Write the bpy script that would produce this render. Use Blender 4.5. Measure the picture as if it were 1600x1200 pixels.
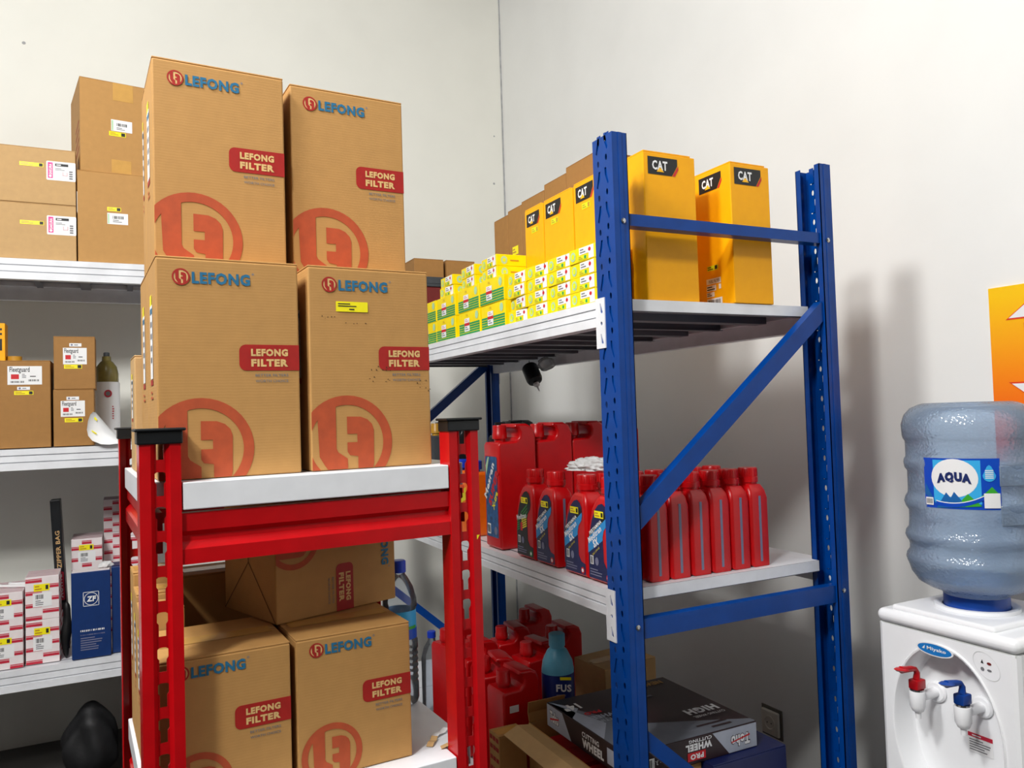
import bpy, bmesh, math, random
from mathutils import Vector, Matrix
random.seed(7)
PI = math.pi
for o in list(bpy.data.objects): bpy.data.objects.remove(o)
S = bpy.context.scene
C = S.collection

# ---------------------------------------------------------------- camera, world, lights, exposure
cam = bpy.data.cameras.new('camera'); cam.sensor_fit = 'HORIZONTAL'; cam.sensor_width = 36.0
cam.lens = 1227.0 / 1600.0 * 36.0; cam.clip_start = 0.02
co = bpy.data.objects.new('camera', cam); C.objects.link(co)
ax = Vector((2479, 35, -1227)).normalized(); ay = Vector((-607, -61, -1227)).normalized()
ax = (ax - ay * ax.dot(ay)).normalized(); az = ax.cross(ay)
R3 = Matrix((ax, ay, az))
co.matrix_world = Matrix.Translation((0, 0, 1.42)) @ R3.to_4x4()
S.camera = co
w = bpy.data.worlds.new('world'); S.world = w; w.use_nodes = True
w.node_tree.nodes['Background'].inputs[0].default_value = (0.75, 0.82, 0.9, 1)
w.node_tree.nodes['Background'].inputs[1].default_value = 0.25
def bulb(name, loc, watts, r=0.2, col=(1, 0.995, 0.98)):
    l = bpy.data.lights.new(name, 'POINT'); l.shadow_soft_size = r; l.energy = watts; l.color = col
    o = bpy.data.objects.new(name, l); C.objects.link(o); o.location = loc
    return o
LZ = 3.2
for i, (x, y, z, wt) in enumerate(((-0.85, 0.95, 3.3, 106), (-1.5, -0.3, 3.6, 160))):
    bulb('lamp', (x, y, z), wt)
S.view_settings.view_transform = 'Standard'; S.view_settings.look = 'None'
S.view_settings.gamma = 1.0; S.view_settings.use_curve_mapping = False
S.view_settings.exposure = 0.8

# ---------------------------------------------------------------- materials
def lin(c):
    c = c / 255.0
    return c / 12.92 if c <= 0.04045 else ((c + 0.055) / 1.055) ** 2.4
MATS = {}
SPEC = {
 'walldark': ((120, 118, 114), 0.7, 0, 0.03, 0.05, 3),  # name: (rgb, roughness, metallic, mottling, bump, noise scale)
 'wall': ((238, 238, 235), 0.7, 0, 0.012, 0.05, 3), 'wallb': ((238, 237, 228), 0.75, 0, 0.012, 0.05, 3),
 'floor': ((62, 60, 58), 0.4, 0, 0.1, 0.02, 4), 'ceiling': ((150, 150, 150), 0.8, 0, 0.02, 0, 3), 'seam': ((176, 177, 178), 0.8, 0, 0.1, 0, 20),
 'kraft': ((186, 139, 78), 0.75, 0, 0.02, 0.06, 40), 'kraftd': ((162, 116, 60), 0.75, 0, 0.025, 0.06, 40), 'kraftl': ((196, 158, 106), 0.75, 0, 0.02, 0.05, 40),
 'tape': ((206, 158, 84), 0.25, 0, 0.03, 0, 30), 'seamdark': ((70, 48, 26), 0.9, 0, 0, 0, 10),
 'orange': ((180, 76, 38), 0.7, 0, 0.06, 0, 50), 'logored': ((164, 30, 20), 0.65, 0, 0.05, 0, 50), 'banner': ((166, 22, 14), 0.6, 0, 0.05, 0, 50),
 'logoblue': ((30, 108, 146), 0.65, 0, 0.05, 0, 50), 'slogan': ((108, 116, 120), 0.7, 0, 0.05, 0, 50), 'kraftprint': ((222, 184, 120), 0.7, 0, 0.03, 0, 50),
 'redpaint': ((186, 10, 18), 0.22, 0, 0.04, 0.01, 25), 'bluepaint': ((0, 62, 140), 0.3, 0, 0.05, 0.015, 25), 'navypaint': ((24, 34, 62), 0.4, 0, 0.05, 0.01, 25),
 'whitepaint': ((232, 234, 238), 0.3, 0, 0.03, 0.01, 15), 'deckshade': ((104, 104, 112), 0.4, 0, 0.05, 0.01, 15), 'groove': ((120, 124, 134), 0.5, 0, 0, 0, 10),  # grey deck tone: shade under the white shelves put into the colour
 'blackplastic': ((14, 18, 22), 0.38, 0, 0.1, 0.03, 60), 'darkgrey': ((58, 62, 66), 0.45, 0, 0.1, 0.02, 30), 'black': ((10, 10, 11), 0.55, 0, 0, 0, 10),
 'white': ((240, 240, 240), 0.5, 0, 0, 0, 10), 'stickeryellow': ((250, 236, 10), 0.5, 0, 0, 0, 10), 'ink': ((30, 30, 32), 0.6, 0, 0, 0, 10), 'inkgrey': ((120, 120, 124), 0.6, 0, 0, 0, 10),
 'magenta': ((226, 30, 140), 0.5, 0, 0, 0, 10), 'stickerred': ((205, 24, 34), 0.5, 0, 0, 0, 10),
 'catyellow': ((255, 176, 4), 0.45, 0, 0.02, 0.01, 40), 'catblack': ((18, 18, 20), 0.45, 0, 0, 0, 10), 'catlogoyellow': ((255, 190, 0), 0.5, 0, 0, 0, 10),
 'lemon': ((250, 222, 8), 0.42, 0, 0.02, 0.01, 40), 'limesticker': ((222, 232, 20), 0.5, 0, 0, 0, 10), 'green': ((0, 152, 88), 0.45, 0, 0.02, 0, 40), 'mint': ((176, 214, 170), 0.5, 0, 0, 0, 10),
 'jugred': ((200, 6, 14), 0.3, 0, 0.03, 0.01, 30), 'navylabel': ((16, 26, 78), 0.35, 0, 0, 0, 10), 'skylabel': ((40, 142, 208), 0.35, 0, 0, 0, 10), 'stripegrey': ((120, 122, 150), 0.35, 0, 0, 0, 10),
 'blacklabel': ((12, 14, 14), 0.35, 0, 0, 0, 10), 'labelgreen': ((40, 140, 60), 0.4, 0, 0, 0, 10), 'labelyellow': ((240, 220, 40), 0.4, 0, 0, 0, 10), 'tealpic': ((28, 84, 136), 0.35, 0, 0.3, 0, 60),
 'jugorange': ((244, 110, 10), 0.35, 0, 0.03, 0.01, 30), 'capblue': ((20, 60, 190), 0.35, 0, 0.02, 0, 30), 'gold': ((190, 140, 40), 0.4, 0, 0.05, 0, 30),
 'fusoblue': ((96, 176, 206), 0.35, 0, 0.04, 0, 30), 'fusodark': ((24, 44, 120), 0.35, 0, 0.02, 0, 30),
 'bluebox': ((14, 50, 108), 0.4, 0, 0.04, 0.01, 30), 'navybox': ((18, 30, 84), 0.45, 0, 0.04, 0.01, 30),
 'wheelblack': ((44, 24, 28), 0.4, 0, 0.04, 0, 30), 'wheelsilver': ((170, 176, 190), 0.35, 0, 0.04, 0, 30), 'wheelmid': ((112, 116, 126), 0.4, 0, 0.04, 0, 30),
 'pattred': ((196, 36, 60), 0.5, 0, 0.04, 0, 30), 'pattwhite': ((238, 228, 228), 0.5, 0, 0.02, 0, 30), 'pattpink': ((214, 150, 160), 0.5, 0, 0.02, 0, 30),
 'applwhite': ((249, 250, 252), 0.22, 0, 0.01, 0, 10), 'applgrey': ((212, 214, 212), 0.4, 0, 0.02, 0, 10), 'tapred': ((196, 14, 26), 0.3, 0, 0, 0, 10), 'tapblue': ((14, 70, 160), 0.3, 0, 0, 0, 10), 'chrome': ((190, 190, 190), 0.15, 1, 0, 0, 10),
 'logooval': ((24, 122, 200), 0.35, 0, 0, 0, 10), 'labelblue': ((14, 74, 190), 0.3, 0, 0, 0, 10), 'labelsky': ((60, 176, 236), 0.3, 0, 0, 0, 10), 'hillgreen': ((60, 170, 50), 0.35, 0, 0, 0, 10), 'hillblue': ((24, 100, 170), 0.35, 0, 0, 0, 10), 'aquaink': ((20, 40, 100), 0.4, 0, 0, 0, 10),
 'socket': ((222, 214, 200), 0.4, 0, 0.02, 0, 10), 'socketdark': ((110, 104, 96), 0.5, 0, 0, 0, 10), 'signred': ((226, 60, 20), 0.5, 0, 0, 0, 10),
 'bag': ((230, 230, 230), 0.4, 0, 0.02, 0.2, 30), 'sack': ((26, 26, 28), 0.6, 0, 0.2, 0.4, 18), 'redbrown': ((110, 24, 22), 0.55, 0, 0.1, 0, 20), 'zipgrey': ((70, 66, 66), 0.4, 0, 0.05, 0, 30), 'amber': ((128, 116, 62), 0.2, 0, 0.1, 0, 20),
}
def M(name):
    if name in MATS: return MATS[name]
    m = bpy.data.materials.new(name); m.use_nodes = True; MATS[name] = m
    nt = m.node_tree; N = nt.nodes; L = nt.links
    b = N['Principled BSDF']
    if name in ('gallon', 'petclear', 'water', 'clearbag'):
        N.remove(b); out = N['Material Output']
        cfg = {'gallon': ((.80, .905, 1.0), (.60, .77, 1.0), .46, 1.1), 'petclear': ((.90, .94, .98), (.8, .85, .9), .12, 0.25), 'water': ((.30, .62, .95), (.14, .42, .84), .45, 0.5), 'clearbag': ((.95, .95, .95), (.9, .9, .9), .45, 0.4)}[name]
        tr = N.new('ShaderNodeBsdfTransparent'); tr.inputs[0].default_value = cfg[0] + (1,)
        df = N.new('ShaderNodeBsdfTranslucent'); df.inputs[0].default_value = cfg[1] + (1,)
        d2 = N.new('ShaderNodeBsdfDiffuse'); d2.inputs[0].default_value = cfg[1] + (1,)
        gl = N.new('ShaderNodeBsdfGlossy'); gl.inputs['Roughness'].default_value = .12
        m0 = N.new('ShaderNodeMixShader'); m0.inputs[0].default_value = .5; L.new(df.outputs[0], m0.inputs[1]); L.new(d2.outputs[0], m0.inputs[2])
        m1 = N.new('ShaderNodeMixShader'); m1.inputs[0].default_value = cfg[2]; L.new(tr.outputs[0], m1.inputs[1]); L.new(m0.outputs[0], m1.inputs[2])
        fr = N.new('ShaderNodeFresnel'); fr.inputs[0].default_value = 1.5
        m2 = N.new('ShaderNodeMixShader'); L.new(fr.outputs[0], m2.inputs[0]); L.new(m1.outputs[0], m2.inputs[1]); L.new(gl.outputs[0], m2.inputs[2])
        L.new(m2.outputs[0], out.inputs[0])
        tc = N.new('ShaderNodeTexCoord'); nz = N.new('ShaderNodeTexVoronoi'); nz.inputs['Scale'].default_value = 160 if name != 'petclear' else 40
        bp = N.new('ShaderNodeBump'); bp.inputs['Strength'].default_value = cfg[3] * .35; bp.inputs['Distance'].default_value = .003
        L.new(tc.outputs['Object'], nz.inputs['Vector']); L.new(nz.outputs['Distance'], bp.inputs['Height'])
        for nd in (gl, d2, fr): L.new(bp.outputs[0], nd.inputs['Normal'])
        return m
    if name == 'signgrad':
        tc = N.new('ShaderNodeTexCoord'); sp = N.new('ShaderNodeSeparateXYZ'); cr = N.new('ShaderNodeValToRGB')
        L.new(tc.outputs['Generated'], sp.inputs[0]); L.new(sp.outputs[2], cr.inputs[0]); L.new(cr.outputs[0], b.inputs['Base Color'])
        e = cr.color_ramp.elements; e[0].position = .1; e[0].color = (lin(252), lin(60), 0, 1); e[1].position = .95; e[1].color = (lin(255), lin(200), 0, 1)
        k = e.new(.5); k.color = (lin(255), lin(140), 0, 1)
        b.inputs['Roughness'].default_value = .45
        return m
    rgb, ro, me, mot, bump, sc = SPEC[name]
    col = tuple(lin(c) for c in rgb) + (1,)
    b.inputs['Base Color'].default_value = col; b.inputs['Roughness'].default_value = ro; b.inputs['Metallic'].default_value = me
    if name in ('bluepaint', 'redpaint', 'catyellow', 'lemon'): b.inputs['Specular IOR Level'].default_value = .28
    if mot or bump:
        tc = N.new('ShaderNodeTexCoord'); nz = N.new('ShaderNodeTexNoise'); nz.inputs['Scale'].default_value = sc; nz.inputs['Detail'].default_value = 6
        L.new(tc.outputs['Object'], nz.inputs['Vector'])
        if mot:
            cr = N.new('ShaderNodeValToRGB'); e = cr.color_ramp.elements; e[0].position = .3; e[1].position = .7
            e[0].color = tuple(max(0, c * (1 - 2 * mot)) for c in col[:3]) + (1,); e[1].color = tuple(min(1, c * (1 + 2 * mot)) for c in col[:3]) + (1,)
            L.new(nz.outputs['Fac'], cr.inputs[0]); L.new(cr.outputs[0], b.inputs['Base Color'])
        if bump:
            bp = N.new('ShaderNodeBump'); bp.inputs['Strength'].default_value = bump * 4; bp.inputs['Distance'].default_value = .002
            n2 = nz
            if name in ('kraft', 'kraftd', 'kraftl'):
                n2 = N.new('ShaderNodeTexWave'); n2.inputs['Scale'].default_value = 70; n2.inputs['Distortion'].default_value = 2; n2.bands_direction = 'Z'
                L.new(tc.outputs['Object'], n2.inputs['Vector']); bp.inputs['Strength'].default_value = .03
            L.new(n2.outputs['Fac'], bp.inputs['Height']); L.new(bp.outputs[0], b.inputs['Normal'])
    return m

# ---------------------------------------------------------------- mesh building
_tc = {}
def curve_mesh(polys, extrude=0, bevel=0, key=None, res=2):
    """filled 2D outline with holes -> (verts, faces); extrude is half thickness along z"""
    if key and key in _tc: return _tc[key]
    cu = bpy.data.curves.new('tmp', 'CURVE'); cu.dimensions = '2D'; cu.fill_mode = 'BOTH'; cu.extrude = max(0, extrude - bevel); cu.bevel_depth = bevel; cu.bevel_resolution = res; cu.offset = -bevel
    K = 100.0; cu.extrude *= K; cu.bevel_depth *= K; cu.offset *= K
    for p in polys:
        sp = cu.splines.new('POLY'); sp.points.add(len(p) - 1); sp.use_cyclic_u = True
        for q, a in zip(sp.points, p): q.co = (a[0] * K, a[1] * K, 0, 1)
    r = _to(cu); r = ([v / K for v in r[0]], r[1])
    if key: _tc[key] = r
    return r
def _to(cu):
    o = bpy.data.objects.new('tmp', cu); C.objects.link(o); bpy.context.view_layer.update()
    me = bpy.data.meshes.new_from_object(o.evaluated_get(bpy.context.evaluated_depsgraph_get()))
    r = ([v.co.copy() for v in me.vertices], [tuple(p.vertices) for p in me.polygons])
    bpy.data.meshes.remove(me); bpy.data.objects.remove(o); bpy.data.curves.remove(cu)
    return r
def text_mesh(s, bold=0.0):
    k = ('t', s, bold)
    if k in _tc: return _tc[k]
    cu = bpy.data.curves.new('tmp', 'FONT'); cu.body = s; cu.size = 1; cu.offset = bold; cu.space_character = 1 + 2.6 * bold; cu.resolution_u = 2; cu.fill_mode = 'FRONT'
    vs, fs = _to(cu)
    x0 = min(v.x for v in vs); x1 = max(v.x for v in vs); y0 = min(v.y for v in vs); y1 = max(v.y for v in vs)
    vs = [((v.x - x0) / (x1 - x0), (v.y - y0) / (y1 - y0)) for v in vs]
    _tc[k] = (vs, fs, (x1 - x0) / (y1 - y0)); return _tc[k]
class Fr:   # a flat frame on a surface
    def __init__(s, o, u, v):
        s.o = Vector(o); s.u = Vector(u); s.v = Vector(v); s.n = s.u.cross(s.v)
    def __call__(s, a, b, k=0): return s.o + s.u * a + s.v * b + s.n * (.0007 + .0004 * k)
class MB:
    def __init__(s): s.v = []; s.f = []; s.m = []; s.mats = []
    def mi(s, m):
        if m not in s.mats: s.mats.append(m)
        return s.mats.index(m)
    def add(s, vs, fs, m, mat=None):
        o = len(s.v); k = s.mi(m)
        for v in vs: s.v.append(mat @ Vector(v) if mat else Vector(v))
        for f in fs: s.f.append(tuple(i + o for i in f)); s.m.append(k)
        return s
    def box(s, x0, x1, y0, y1, z0, z1, m, mat=None):
        vs = [(x, y, z) for z in (z0, z1) for y in (y0, y1) for x in (x0, x1)]
        return s.add(vs, [(0, 2, 3, 1), (4, 5, 7, 6), (0, 1, 5, 4), (2, 6, 7, 3), (0, 4, 6, 2), (1, 3, 7, 5)], m, mat)
    def extr(s, poly, axis, a, b, m, mat=None):
        """poly in the plane across axis ('x': (y,z), 'y': (x,z), 'z': (x,y)), closed solid"""
        def P(p, t): return {'x': (t, p[0], p[1]), 'y': (p[0], t, p[1]), 'z': (p[0], p[1], t)}[axis]
        n = len(poly); vs = [P(p, a) for p in poly] + [P(p, b) for p in poly]
        fs = [tuple(range(n)), tuple(range(2 * n - 1, n - 1, -1))] + [(i, i + n, (i + 1) % n + n, (i + 1) % n) for i in range(n)]
        return s.add(vs, fs, m, mat)
    def sheet(s, pts, z0, z1, t, m, axis='z', mat=None):
        """open profile of thickness t, extruded"""
        n = len(pts); off = []
        for i in range(n):
            d = Vector((0, 0))
            if i: d += (Vector(pts[i]) - Vector(pts[i - 1])).normalized()
            if i < n - 1: d += (Vector(pts[i + 1]) - Vector(pts[i])).normalized()
            d.normalize(); off.append((pts[i][0] - d.y * t, pts[i][1] + d.x * t))
        return s.extr(list(pts) + off[::-1], axis, z0, z1, m, mat)
    def lathe(s, prof, m, n=24, mat=None, a0=0, a1=2 * PI, cap=True):
        full = abs(a1 - a0 - 2 * PI) < 1e-6; k = n if full else n + 1; vs = []; fs = []
        for r, z in prof:
            for i in range(k):
                a = a0 + (a1 - a0) * i / n; vs.append((r * math.cos(a), r * math.sin(a), z))
        for j in range(len(prof) - 1):
            for i in range(n):
                i2 = (i + 1) % k; fs.append((j * k + i, j * k + i2, (j + 1) * k + i2, (j + 1) * k + i))
        if full and cap and prof[0] != prof[-1]:
            if prof[0][0] > 1e-5: fs.append(tuple(range(k - 1, -1, -1)))
            if prof[-1][0] > 1e-5: fs.append(tuple((len(prof) - 1) * k + i for i in range(k)))
        return s.add(vs, fs, m, mat)
    def tube(s, pts, r, m, n=10, mat=None):
        vs = []; fs = []; pts = [Vector(p) for p in pts]
        for i, p in enumerate(pts):
            d = (pts[min(i + 1, len(pts) - 1)] - pts[max(i - 1, 0)]).normalized()
            a = d.orthogonal().normalized() if i == 0 else (a - d * a.dot(d)).normalized()
            b = d.cross(a); rr = r[i] if isinstance(r, (list, tuple)) else r
            for k in range(n): vs.append(p + (a * math.cos(2 * PI * k / n) + b * math.sin(2 * PI * k / n)) * rr)
        for i in range(len(pts) - 1):
            for k in range(n): fs.append((i * n + k, i * n + (k + 1) % n, (i + 1) * n + (k + 1) % n, (i + 1) * n + k))
        fs.append(tuple(range(n - 1, -1, -1))); fs.append(tuple((len(pts) - 1) * n + k for k in range(n)))
        return s.add(vs, fs, m, mat)
    # prints on a frame
    def rect(s, f, a0, b0, a1, b1, m, k=0): return s.add([f(a0, b0, k), f(a1, b0, k), f(a1, b1, k), f(a0, b1, k)], [(0, 1, 2, 3)], m)
    def poly(s, f, pts, m, k=0): return s.add([f(a, b, k) for a, b in pts], [tuple(range(len(pts)))], m)
    def oval(s, f, a, b, ra, rb, m, k=0, n=28): return s.poly(f, [(a + ra * math.cos(2 * PI * i / n), b + rb * math.sin(2 * PI * i / n)) for i in range(n)], m, k)
    def rrect(s, f, a0, b0, a1, b1, r, m, k=0, corners='1111'):
        pts = []
        for i, (cx, cy, st) in enumerate(((a0 + r, b0 + r, PI), (a1 - r, b0 + r, 1.5 * PI), (a1 - r, b1 - r, 0), (a0 + r, b1 - r, .5 * PI))):
            if corners[i] == '1': pts += [(cx + r * math.cos(st + j * PI / 10), cy + r * math.sin(st + j * PI / 10)) for j in range(6)]
            else: pts.append(((a0, a1, a1, a0)[i], (b0, b0, b1, b1)[i]))
        return s.poly(f, pts, m, k)
    def text(s, f, t, a, b, h, m, k=1, bold=0.0, wid=None, shear=0, rot=0):
        vs, fs, asp = text_mesh(t, bold); wd = wid or h * asp; c, sn = math.cos(rot), math.sin(rot)
        out = []
        for x, y in vs:
            p, q = x * wd + shear * y * h, y * h; out.append(f(a + p * c - q * sn, b + p * sn + q * c, k))
        return s.add(out, fs, m)
    def bars(s, f, a0, b0, a1, b1, n, m, k=1, seed=1):
        r = random.Random(seed); st = (a1 - a0) / n
        for i in range(n): s.rect(f, a0 + i * st, b0, a0 + i * st + st * r.uniform(.25, .8), b1, m, k)
        return s
    def lines(s, f, a0, b0, a1, b1, n, m, k=1, seed=1):
        r = random.Random(seed); st = (b1 - b0) / n
        for i in range(n): s.rect(f, a0, b1 - (i + .75) * st, a0 + (a1 - a0) * r.uniform(.55, 1), b1 - (i + .3) * st, m, k)
        return s
    def mesh(s, name, bevel=0, segs=2, smooth=False, ang=40, recalc=True):
        me = bpy.data.meshes.new(name); me.from_pydata([tuple(v) for v in s.v], [], s.f)
        for m in s.mats: me.materials.append(M(m))
        me.polygons.foreach_set('material_index', s.m)
        if bevel or recalc or smooth:
            bm = bmesh.new(); bm.from_mesh(me)
            if recalc: bmesh.ops.recalc_face_normals(bm, faces=bm.faces)
            if bevel:
                es = [e for e in bm.edges if len(e.link_faces) == 2 and e.calc_face_angle(0) > math.radians(ang)]
                bmesh.ops.bevel(bm, geom=es, offset=bevel, offset_type='OFFSET', segments=segs, profile=.5, affect='EDGES', clamp_overlap=True)
            if smooth:
                for fc in bm.faces: fc.smooth = True
                for e in bm.edges:
                    if len(e.link_faces) == 2 and e.calc_face_angle(0) > math.radians(38): e.smooth = False
            bm.to_mesh(me); bm.free()
        me.update(); return me
    def build(s, name, parent=None, loc=None, rotz=0, **kw):
        me = s.mesh(name, **kw); return obj(name, me, parent, loc, rotz)
class PB(MB):   # a print: flat faces only, normals kept as laid
    def build(s, name, parent=None, loc=None, rotz=0): return obj(name, s.mesh(name, recalc=False), parent, loc, rotz)
def obj(name, me, parent=None, loc=None, rotz=0):
    o = bpy.data.objects.new(name, me); C.objects.link(o)
    if parent: o.parent = parent
    if loc is not None: o.location = loc
    o.rotation_euler = (0, 0, rotz); return o
def tag(o, label, cat, group=None, kind=None):
    if label: o['label'] = label
    if cat: o['category'] = cat
    if group: o['group'] = group
    if kind: o['kind'] = kind
    return o
def thing(name, label, cat, loc=(0, 0, 0), rotz=0, group=None):
    o = bpy.data.objects.new(name, None); o.empty_display_size = .05; C.objects.link(o); o.location = loc; o.rotation_euler = (0, 0, rotz)
    return tag(o, label, cat, group)
def dup(root, loc, rotz=0, label=None, group=None):
    r = root.copy(); C.objects.link(r); r.location = loc; r.rotation_euler = (0, 0, rotz)
    if label: r['label'] = label
    if group: r['group'] = group
    def rec(a, b):
        for ch in list(a.children):
            c = ch.copy(); C.objects.link(c); c.parent = b; c.matrix_parent_inverse = ch.matrix_parent_inverse.copy(); rec(ch, c)
    rec(root, r); return r
def struct(name, mb, **kw): o = mb.build(name, **kw); o['kind'] = 'structure'; return o
def FF(w, h=0): return Fr((-w / 2, 0, 0), (1, 0, 0), (0, 0, 1))            # front face of a carton (faces -y), origin lower left
def FL(w, d): return Fr((-w / 2, d, 0), (0, -1, 0), (0, 0, 1))             # left face (faces -x)
def FRr(w, d): return Fr((w / 2, 0, 0), (0, 1, 0), (0, 0, 1))              # right face
def FT(w, h): return Fr((-w / 2, 0, h), (1, 0, 0), (0, 1, 0))              # top face
def carton(name, label, cat, w, d, h, loc, rotz=0, mat='kraft', flapmat=None, group=None, tape=True):
    """folded carton: bevelled body, two top flaps with a slit, a strip of tape"""
    t = thing(name, label, cat, loc, rotz, group)
    b = MB().box(-w / 2, w / 2, 0, d, 0, h - .003, mat); b.build('body', t, bevel=.0025, segs=2)
    for sgn in (0, 1):
        f = MB().box(-w / 2, w / 2, (.001, d / 2 + .0007)[sgn], (d / 2 - .0007, d - .001)[sgn], h - .003, h, flapmat or mat)
        f.build('flap', t, bevel=.0008, segs=1)
    if tape:
        p = PB().rect(FT(w, h), .01 if w > .1 else .004, d / 2 - .02, w - .01, d / 2 + .02, 'tape'); p.build('tape_strip', t)
    return t

# ---------------------------------------------------------------- room
WX, WY = 2.05, 4.15
FX0, FY0, CZ = -8.5, -4.5, 3.9
struct('floor', MB().box(FX0, WX + .1, FY0, WY + .1, -.1, 0, 'floor'))
struct('ceiling', MB().box(FX0, WX + .1, FY0, WY + .1, CZ, CZ + .1, 'ceiling'))
struct('wall_back', MB().box(FX0, WX, WY, WY + .1, 0, CZ, 'wallb'))
struct('wall_right', MB().box(WX, WX + .1, FY0, WY + .1, 0, CZ, 'wall'))
struct('wall_left', MB().box(FX0 - .1, FX0, FY0, WY + .1, 0, CZ, 'walldark'))
struct('wall_front', MB().box(FX0, WX, FY0 - .1, FY0, 0, CZ, 'walldark'))
cr = MB(); rr = random.Random(3); pts = []
for i in range(40): pts.append((WX - .006 - rr.uniform(0, .003), i * CZ / 39))
cr.extr([(WX, 0)] + pts + [(WX, CZ)], 'y', WY - .004, WY, 'seam')
struct('trim_1', cr)
for i, (x, z, r) in enumerate(((-.388, 3.177, .008), (1.98, 2.765, .007), (1.99, 3.05, .005))):
    d = MB().lathe([(r, 0), (r * .8, .002), (r * .2, .003)], 'seam', 7, Matrix.Translation((x, WY, z)) @ Matrix.Rotation(PI / 2, 4, 'X'))
    o = d.build('wall_chip'); tag(o, ('small grey chip high on the back wall, at the far left', 'small grey pit on the back wall, beside the corner seam', 'grey nick in the back wall plaster, highest beside the corner')[i], 'wall mark')

# ---------------------------------------------------------------- racks
def holes_plate(w, h, holes, t, key):
    outer = [(0, 0), (w, 0), (w, h), (0, h)]
    return curve_mesh([outer] + holes, t / 2, 0, key)
def ovalp(cx, cy, rx, ry, n=10): return [(cx + rx * math.cos(2 * PI * i / n), cy + ry * math.sin(2 * PI * i / n)) for i in range(n)]
def map_plate(P, o, u, v):
    u = Vector(u); v = Vector(v); n = u.cross(v); o = Vector(o)
    return [o + u * a.x + v * a.y + n * a.z for a in P[0]], P[1]
RACKH = 2.02
blue = thing('storage_rack', 'tall blue steel rack with white shelves standing along the right wall', 'rack', (0, 0, 0))
def tear(cx, cy, s=1): return [(cx - .0075 * s, cy + .017), (cx - .001 * s, cy + .017), (cx + .002 * s, cy + .004), (cx + .0085 * s, cy - .017), (cx + .003 * s, cy - .021), (cx - .0065 * s, cy + .001)]
bh = []; tb = []
zc = .05
while zc < RACKH - .05:
    bh += [ovalp(.021, zc, .0042, .0075), ovalp(.053, zc + .008, .0042, .0075)]
    bh += [tear(.021, zc + .042, -1), tear(.053, zc + .046)]
    zc += .0765
plate = holes_plate(.078, RACKH, bh, .0022, 'bp')
tabs = MB()
def blue_post(Y, X, sx):
    # web at X facing away from the rack (sx = direction of flanges)
    b = MB()
    vs, fs = map_plate(plate, (X, Y + .078, .0), (0, -1, 0), (0, 0, 1)); b.add(vs, fs, 'bluepaint')
    t = .002
    a, c = (X, X + sx * .038); x0, x1 = min(a, c), max(a, c)
    for y, l in ((Y, 1), (Y + .078, -1)):
        b.box(x0, x1, min(y, y + l * t), max(y, y + l * t), 0, RACKH, 'bluepaint')
        xa, xb = sorted((c, c - sx * t)); ya, yb = sorted((y, y + l * .016)); b.box(xa, xb, ya, yb, 0, RACKH, 'bluepaint')
        xa, xb = sorted((X + sx * .014, X + sx * .024)); ya, yb = sorted((y, y - l * .0012)); b.box(xa, xb, ya, yb, 0, RACKH, 'bluepaint')
    # pressed tabs a little behind the teardrop slots
    z = .05
    while z < RACKH - .05:
        for yy in (Y + .057, Y + .025):
            xa, xb = sorted((X + sx * .0022, X + sx * .0034)); b.box(xa, xb, yy - .007, yy + .007, z + .024, z + .064, 'bluepaint')
        z += .0765
    b.build('post', blue)
    f = MB(); xa, xb = sorted((X - sx * .012, X + sx * .05)); f.box(xa, xb, Y - .01, Y + .088, 0, .004, 'bluepaint'); f.build('foot_plate', blue)
BX0, BX1, BYn, BYf = .957, 1.616, 1.405, 3.40
for Y in (BYn, BYf): blue_post(Y, BX0, 1); blue_post(Y, BX1, -1)
def bar(parent, p, q, hw, hd, m, name):     # rectangular hollow bar from p to q lying in an x-z plane
    p, q = Vector(p), Vector(q); d = (q - p); L = d.length; ang = math.atan2(d.z, d.x)
    Mx = Matrix.Translation(p) @ Matrix.Rotation(-ang, 4, 'Y')
    b = MB(); t = .002
    b.sheet([(hd * .55, hw), (-hd, hw), (-hd, -hw), (hd, -hw), (hd, hw * .5)], 0, L, t, m, 'x', Mx)
    return b.build(name, parent)
for Y in (BYn + .022, BYf + .056):
    for z, h in ((1.831, .013), (.942, .021), (.16, .013)): bar(blue, (BX0 + .004, Y, z), (BX1 - .004, Y, z), h, .016, 'bluepaint', 'cross_bar')
    bar(blue, (BX0 + .03, Y + .0, 1.17), (BX1 - .03, Y + .0, 1.655), .02, .016, 'bluepaint', 'diagonal_brace')
    bar(blue, (BX0 + .03, Y + .0, .715), (BX1 - .03, Y + .0, .19), .016, .016, 'bluepaint', 'diagonal_brace')
for Y in (BYn, BYf):
    for X in (BX0 + .02, BX1 - .02):
        for z in (1.825, .95, .17):
            MB().lathe([(.006, 0), (.006, .003), (.003, .0045)], 'chrome', 8, Matrix.Translation((X, Y - .0005, z)) @ Matrix.Rotation(PI / 2, 4, 'X')).build('bolt', blue)
def beam_prof(h, s):   # stepped beam face, front towards -s
    return [(0, 0), (0, -h * .28), (.008, -h * .285), (.008, -h * .325), (0, -h * .335), (0, -h * .60), (.008, -h * .605), (.008, -h * .645), (-.004, -h * .66), (-.004, -h), (.03, -h), (.03, -.02), (.045, -.02), (.045, 0)]
brk = holes_plate(.036, .112, [[(.018, .100), (.021, .100), (.028, .080), (.024, .076), (.019, .080)], ovalp(.022, .055, .004, .0045), [(.018, .032), (.021, .032), (.028, .012), (.024, .008), (.019, .012)]], .003, 'brk')
def add_beam(parent, X, sx, y0, y1, ztop, h, mat='whitepaint'):
    b = MB(); b.extr([(X + sx * (a - .0), ztop + c) for a, c in beam_prof(h, 1)], 'y', y0, y1, mat)
    o = b.build('beam', parent)
    return o
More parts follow.
